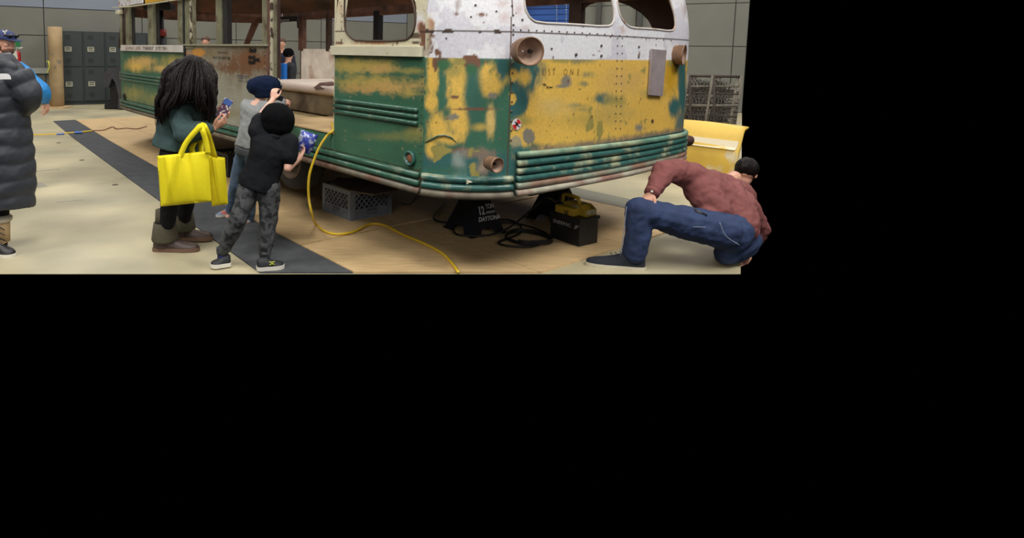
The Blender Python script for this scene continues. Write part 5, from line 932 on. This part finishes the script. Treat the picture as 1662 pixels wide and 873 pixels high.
# ---- man with cap behind the coat
mY = 6.3; c_ = lambda x, y, Y=mY: at(x, y, Y)
J = J_(dict(head=c_(8, 70), neck=c_(0, 97), shL=c_(-18, 112, 6.5), shR=c_(28, 114, 6.15), elL=c_(-24, 158, 6.6), wrL=c_(0, 190, 6.5), elR=c_(66, 147, 6.2), wrR=c_(74, 164, 6.3), pelvis=c_(8, 205), hipL=c_(-2, 212), hipR=c_(20, 212), knL=c_(0, 265), knR=c_(22, 265), anL=c_(0, 310), anR=c_(22, 312)))
J['toeL'] = V(J['anL'][0]+.1, J['anL'][1]-.05, .03); J['toeR'] = V(J['anR'][0]+.1, J['anR'][1]-.05, .03); fw = nrm(V(.9, -.3, -.12))
for S_ in 'LR': J['an'+S_][2] = .09; J['kn'+S_][2] = .48
man = mkbody('bearded person in a navy cap and blue jacket behind the long quilted coat', J, 1.0, .235, m_skin, [('wrR', V(.1, .1, -1), V(-1, 0, 0), V(.3, -1, 0), .6), ('wrL', V(.5, .3, -.6), V(-1, 0, 0), V(.3, -1, 0), .6)], fwd=fw, up=ZU)
top(man, J, 1.0, M('blue_jacket', (40, 138, 214), .55, noise=(9, .1)), gr=.036, nm='jacket', k0=-.1, k1=.94, disp=(.03, .1))
g = G(); torso(g, J, 1.0, .055, k0=.8, k1=1); g.cap(J['neck']-ZU*.02, J['neck']+ZU*.03, .085, .075); obj('maroon_shirt', g, M('maroon_cloth', (112, 36, 54), .85), man, vox=.01, disp=(.015, .08))
hp = c_(15, 92, 6.02); g = G()
for i in range(2): g.tube([hp+V(.0+.02*i, 0, .03-.045*i), hp+V(.045+.02*i, 0, -.01-.045*i)], .011, 6)
obj('white_print', g, m_white, man)
trousers(man, J, 1.0, M('dark_trousers', (40, 44, 54), .9), nm='trousers')
for S_ in 'LR': a = J['an'+S_]; shoe(man, V(a[0]-.08, a[1]+.02, .001), V(a[0]+.19, a[1]-.07, .001), .1, .09, m_blk, m_blk)
def cap_hat(o, hc, fw, up, h, mat, brim=True):
    r = np.cross(fw, up); g = G(); g.loft([[hc+up*h*z+(r*math.cos(q)*.41+fw*math.sin(q)*.5)*h*k for q in np.linspace(0, 6.283, 24, endpoint=False)] for z, k in ((.14, 1), (.26, 1.0), (.4, .86), (.5, .62), (.56, .3), (.575, .05))]); cp = obj('cap', g, mat, o)
    if brim:
        g = G(); pts = [hc+up*h*(.15-.07*math.sin(q))+r*h*.36*math.cos(q)+fw*h*(.38+.42*math.sin(q)) for q in np.linspace(0, math.pi, 14)]; g.prism(pts, up*h*.03); obj('brim', g, mat, cp, smooth=False)
    return cp
fw0 = nrm(V(.93, -.3, .0)); cp = cap_hat(man, J['head'], fw0, ZU, .235, M('navy_cap', (52, 62, 108), .8))
rr_ = np.cross(fw0, ZU); g = G()
for s_ in (-1, 1): g.ell(J['head']+ZU*.062+fw0*.115+rr_*s_*.035+V(0, 0, .01), (rr_*.034, fw0*.014, ZU*.018), 12, 7); g.tube([J['head']+ZU*.075+fw0*.105+rr_*s_*.06, J['head']+ZU*.07-fw0*.02+rr_*s_*.1], .005, 6)
obj('sunglasses', g, M('glossy_black', (12, 12, 16), .15), man)
g = G(); q = J['head']+ZU*.105+fw0*.07-rr_*-.0+np.array([0, -.085, 0]); g.tube([q+V(-.02, 0, .015), q, q+V(.02, 0, .02)], .007, 6); g.tube([q, q+V(0, 0, -.02)], .007, 6); obj('cap_emblem', g, m_white, cp)
fwh = nrm(fw-ZU*(fw@ZU)); rb = np.cross(fwh, ZU); g = G(); h = .235; g.ell(J['head']-ZU*h*.33+fwh*h*.15, (rb*h*.25, fwh*h*.26, ZU*h*.19)); g.ell(J['head']-ZU*h*.18-fwh*h*.0, (rb*h*.335, fwh*h*.14, ZU*h*.2)); obj('beard', g, M('beard_brown', (104, 70, 54), .9, bump=(90, .8)), man, vox=.006, disp=(.008, .02))
# ---- people seen through the bus
def bystander(px, py_head, Y, label, fw, coat, hatm=None, hd=.225, extra=None, hairm=m_hairb, s=1., face=True):
    h = at(px, py_head, Y); z = h[2]; b = V(h[0], h[1], .0135 if px < 340 else 0); r = nrm(np.cross(fw, ZU)); z -= b[2]; kz = z/1.62
    J = J_(dict(head=h, neck=b+ZU*(z-.15*s), shL=b-r*.19*s+ZU*(z-.24*s), shR=b+r*.19*s+ZU*(z-.24*s), elL=b-r*.25*s+ZU*(z-.53*s), elR=b+r*.25*s+ZU*(z-.53*s), wrL=b-r*.22*s+fw*.1+ZU*(z-.78*s), wrR=b+r*.22*s+fw*.1+ZU*(z-.78*s), pelvis=b+ZU*.92*kz, hipL=b-r*.09+ZU*.9*kz, hipR=b+r*.09+ZU*.9*kz, knL=b-r*.1+ZU*.5*kz, knR=b+r*.1+ZU*.5*kz, anL=b-r*.11+ZU*.09, anR=b+r*.11+ZU*.09, toeL=b-r*.11+fw*.16+ZU*.03, toeR=b+r*.11+fw*.16+ZU*.03))
    o = mkbody(label, J, s, hd, m_skin, [('wrL', V(0, 0, -1), r, fw, .4), ('wrR', V(0, 0, -1), -r, fw, .4)], fwd=fw, up=ZU, vox=.009, face=face)
    top(o, J, s, coat, gr=.03, nm='jacket', vox=.012); trousers(o, J, s, M('dark_trousers', (40, 44, 54), .9), vox=.012)
    for S_ in (-1, 1): a = b+r*.11*S_; shoe(o, a-fw*.07+ZU*.001, a+fw*.2+ZU*.001, .1, .09, m_blk, m_blk)
    if hatm: g = G(); g.ell(h+ZU*hd*.14, (r*hd*.42, fw*hd*.5, ZU*hd*.44)); obj('beanie', g, hatm, o, vox=.008)
    else: g = G(); g.ell(h+ZU*hd*.24-fw*hd*.08, (r*hd*.41, fw*hd*.46, ZU*hd*.36)); obj('hair', g, hairm, o, vox=.008, disp=(.01, .02))
    return o, J
bystander(333.5, 68.5, 13.2, 'person with short brown hair peering over the sill of the middle bus window', nrm(V(.15, -1, 0)), M('jacket_navy', (36, 40, 58), .8))
bystander(457.5, 71.5, 13.4, 'smiling person with short hair standing beyond the open bus doorway', nrm(V(.25, -1, 0)), M('jacket_navy2', (34, 38, 60), .8))
o, J = bystander(468, 88.5, 12.1, 'person in a black beanie and black and blue jacket beyond the bus doorway', nrm(V(.9, .4, 0)), M('jacket_black_blue', (26, 28, 36), .7), hatm=m_knitb, face=False)
g = G(); a = at(458, 103, 11.82); b = at(458, 133, 11.82); g.loft([[mix(a, b, t)+V(x, y, 0) for x, y in ((-.1, 0), (.04, -.03), (.1, 0), (.04, .05), (-.1, .05))] for t in (0, .3, .6, 1)]); obj('blue_panel', g, M('panel_blue', (28, 120, 226), .6), o, bevel=.01)
# ---- kneeling man at the right
kY = 4.35; n_f = lambda x, y, Y=kY: at(x, y, Y)
J = J_(dict(head=n_f(1210, 281, 5.0), neck=n_f(1192, 300, 4.85), shL=n_f(1122, 287, 4.5), shR=n_f(1206, 322, 4.95), elL=n_f(1078, 279, 4.42), wrL=n_f(1058, 313, 4.3), elR=n_f(1236, 372, 5.05), wrR=n_f(1216, 405, 5.1), pelvis=n_f(1192, 378, 4.35), hipL=n_f(1172, 374, 4.28), hipR=n_f(1200, 388, 4.45), knL=n_f(1036, 340, 4.26), knR=n_f(1178, 428, 4.36), anL=n_f(1028, 417, 4.24), anR=n_f(1215, 428, 4.75)))
J['neck'] = n_f(1172, 296, 4.75)
J['toeL'] = gnd(975, 434, .02); J['anL'][2] = .085; J['toeR'] = J['anR']+V(.1, .1, -.04)
J['knR'][2] = .075; J['anR'][2] = .06; J['toeR'][2] = .03
kh_, kt_ = gnd(1046, 437, .001), gnd(951, 429, .001); kd_ = nrm(kt_-kh_); J['anL'] = kh_+kd_*.07+ZU*.1; J['toeL'] = kh_+kd_*.24+ZU*.035
fw = nrm(V(.45, .75, -.45)); kn = mkbody('person in a rust red shirt and blue jeans kneeling beside the bus', J, 1.0, .225, m_skin,
    [('wrL', V(-.35, -.15, -.35), V(-.1, .1, -1), V(.3, -1, 0), .35), ('wrR', V(-.2, .2, -1), V(-1, 0, 0), V(0, -1, 0), .4)], fwd=fw, up=nrm(V(.4, .35, .75)))
m_shirt = M('rust_red_shirt', (128, 74, 72), .85, noise=(10, .12), bump=(70, .2)); m_jean = M('blue_jeans', (42, 58, 94), .85, noise=(8, .22), bump=(120, .25))
g = G(); P, N = J['pelvis'], J['neck']
bd = [(n_f(1175, 348, 4.38), .15, .17), (n_f(1165, 330, 4.45), .165, .18), (n_f(1155, 312, 4.55), .16, .17), (n_f(1155, 300, 4.65), .14, .15), (n_f(1165, 294, 4.72), .1, .11)]
g.limb([n_f(1196, 362, 4.42), n_f(1180, 335, 4.5), n_f(1168, 315, 4.6), n_f(1160, 306, 4.7)], [.155, .17, .165, .14]); g.limb([n_f(1165, 340, 4.35), n_f(1145, 318, 4.42)], [.10, .12]); g.limb([n_f(1150, 300, 4.5), n_f(1200, 318, 4.85)], [.12, .12]); g.limb([n_f(1136, 304, 4.46), n_f(1158, 318, 4.5), n_f(1192, 340, 4.55)], [.125, .155, .17])
g.limb([J['shL']+V(.02, 0, 0), n_f(1098, 278, 4.46), J['elL'], mix(J['elL'], J['wrL'], .5), mix(J['elL'], J['wrL'], .88)], [.105, .095, .083, .07, .056]); g.limb([J['shR'], J['elR'], mix(J['elR'], J['wrR'], .9)], [.09, .07, .05]); g.limb([n_f(1205, 372, 4.5), n_f(1150, 352, 4.3)], [.11, .075])
sh_ = obj('shirt', g, m_shirt, kn, vox=.009, disp=(.026, .06), sm=12)
g = G(); c = mix(J['elL'], J['wrL'], .93); g.tube([c, mix(J['elL'], J['wrL'], 1.06)], [.054, .05], 14); obj('shirt_cuff', g, m_shirt, sh_); g = G().ell(n_f(1058, 311, 4.2), (V(.009, 0, 0), V(0, .009, 0), V(0, 0, .009)), 8, 6); obj('cuff_button', g, m_white, sh_)
g = G(); hl_ = J['hipL']; g.limb([hl_, mix(hl_, J['knL'], .5)-V(0, 0, .01), J['knL'], mix(J['knL'], J['anL'], .5)+V(.015, 0, 0), J['anL']+V(.0, 0, .02)], [.135, .115, .088, .088, .086]); g.limb([J['hipR'], mix(J['hipR'], J['knR'], .5), J['knR']+V(0, 0, .015), mix(J['knR'], J['anR'], .5)+V(0, 0, .01), J['anR']], [.145, .12, .085, .075, .06]); g.cap(J['pelvis']-V(.03, 0, 0), J['pelvis']+V(.06, .1, .04), .15, .15)
jn = obj('jeans', g, m_jean, kn, vox=.009, disp=(.024, .07), sm=4)
g = G(); 
g.tube(crom([n_f(1168, 361, 4.13), n_f(1178, 383, 4.13), n_f(1200, 398, 4.16)], 5), .004, 5); g.tube(crom([n_f(1125, 368, 4.14), n_f(1145, 369, 4.12)], 5), .003, 5); g.tube(crom([n_f(1017, 335, 4.16), n_f(1012, 380, 4.14), n_f(1007, 415, 4.13)], 6), .003, 5); obj('jean_stitching', g, M('stitch', (124, 134, 160), .8), jn)
g = G(); g.tube([n_f(1118, 339, 4.3), n_f(1130, 343, 4.22), n_f(1146, 351, 4.2)], .014, 8, flat=1); obj('belt', g, m_black, kn)
shoe(kn, kh_, kt_, .11, .105, M('canvas_navy', (30, 34, 44), .85, noise=(30, .15)), M('sole_cream', (206, 198, 176), .7), st=.024, lace=m_blk)
a = J['anR']; shoe(kn, V(a[0]-.02, a[1]+.02, .03), V(a[0]+.12, a[1]+.18, .002), .1, .09, M('canvas_navy2', (30, 34, 44), .85), m_white, st=.02)
g = G(); kh = J['head']; uh = nrm(V(.4, .35, .75)); fh = nrm(fw-uh*(fw@uh)); rh = np.cross(fh, uh); g.ell(kh+uh*.035-fh*.02, (rh*.088, fh*.105, uh*.09), 16, 10); obj('hair', g, m_hair, kn, vox=.007, disp=(.012, .03))
# ---------------------------------------------------------------- tidy
for o in list(bpy.data.objects):
    if '_root' in o: del o['_root']
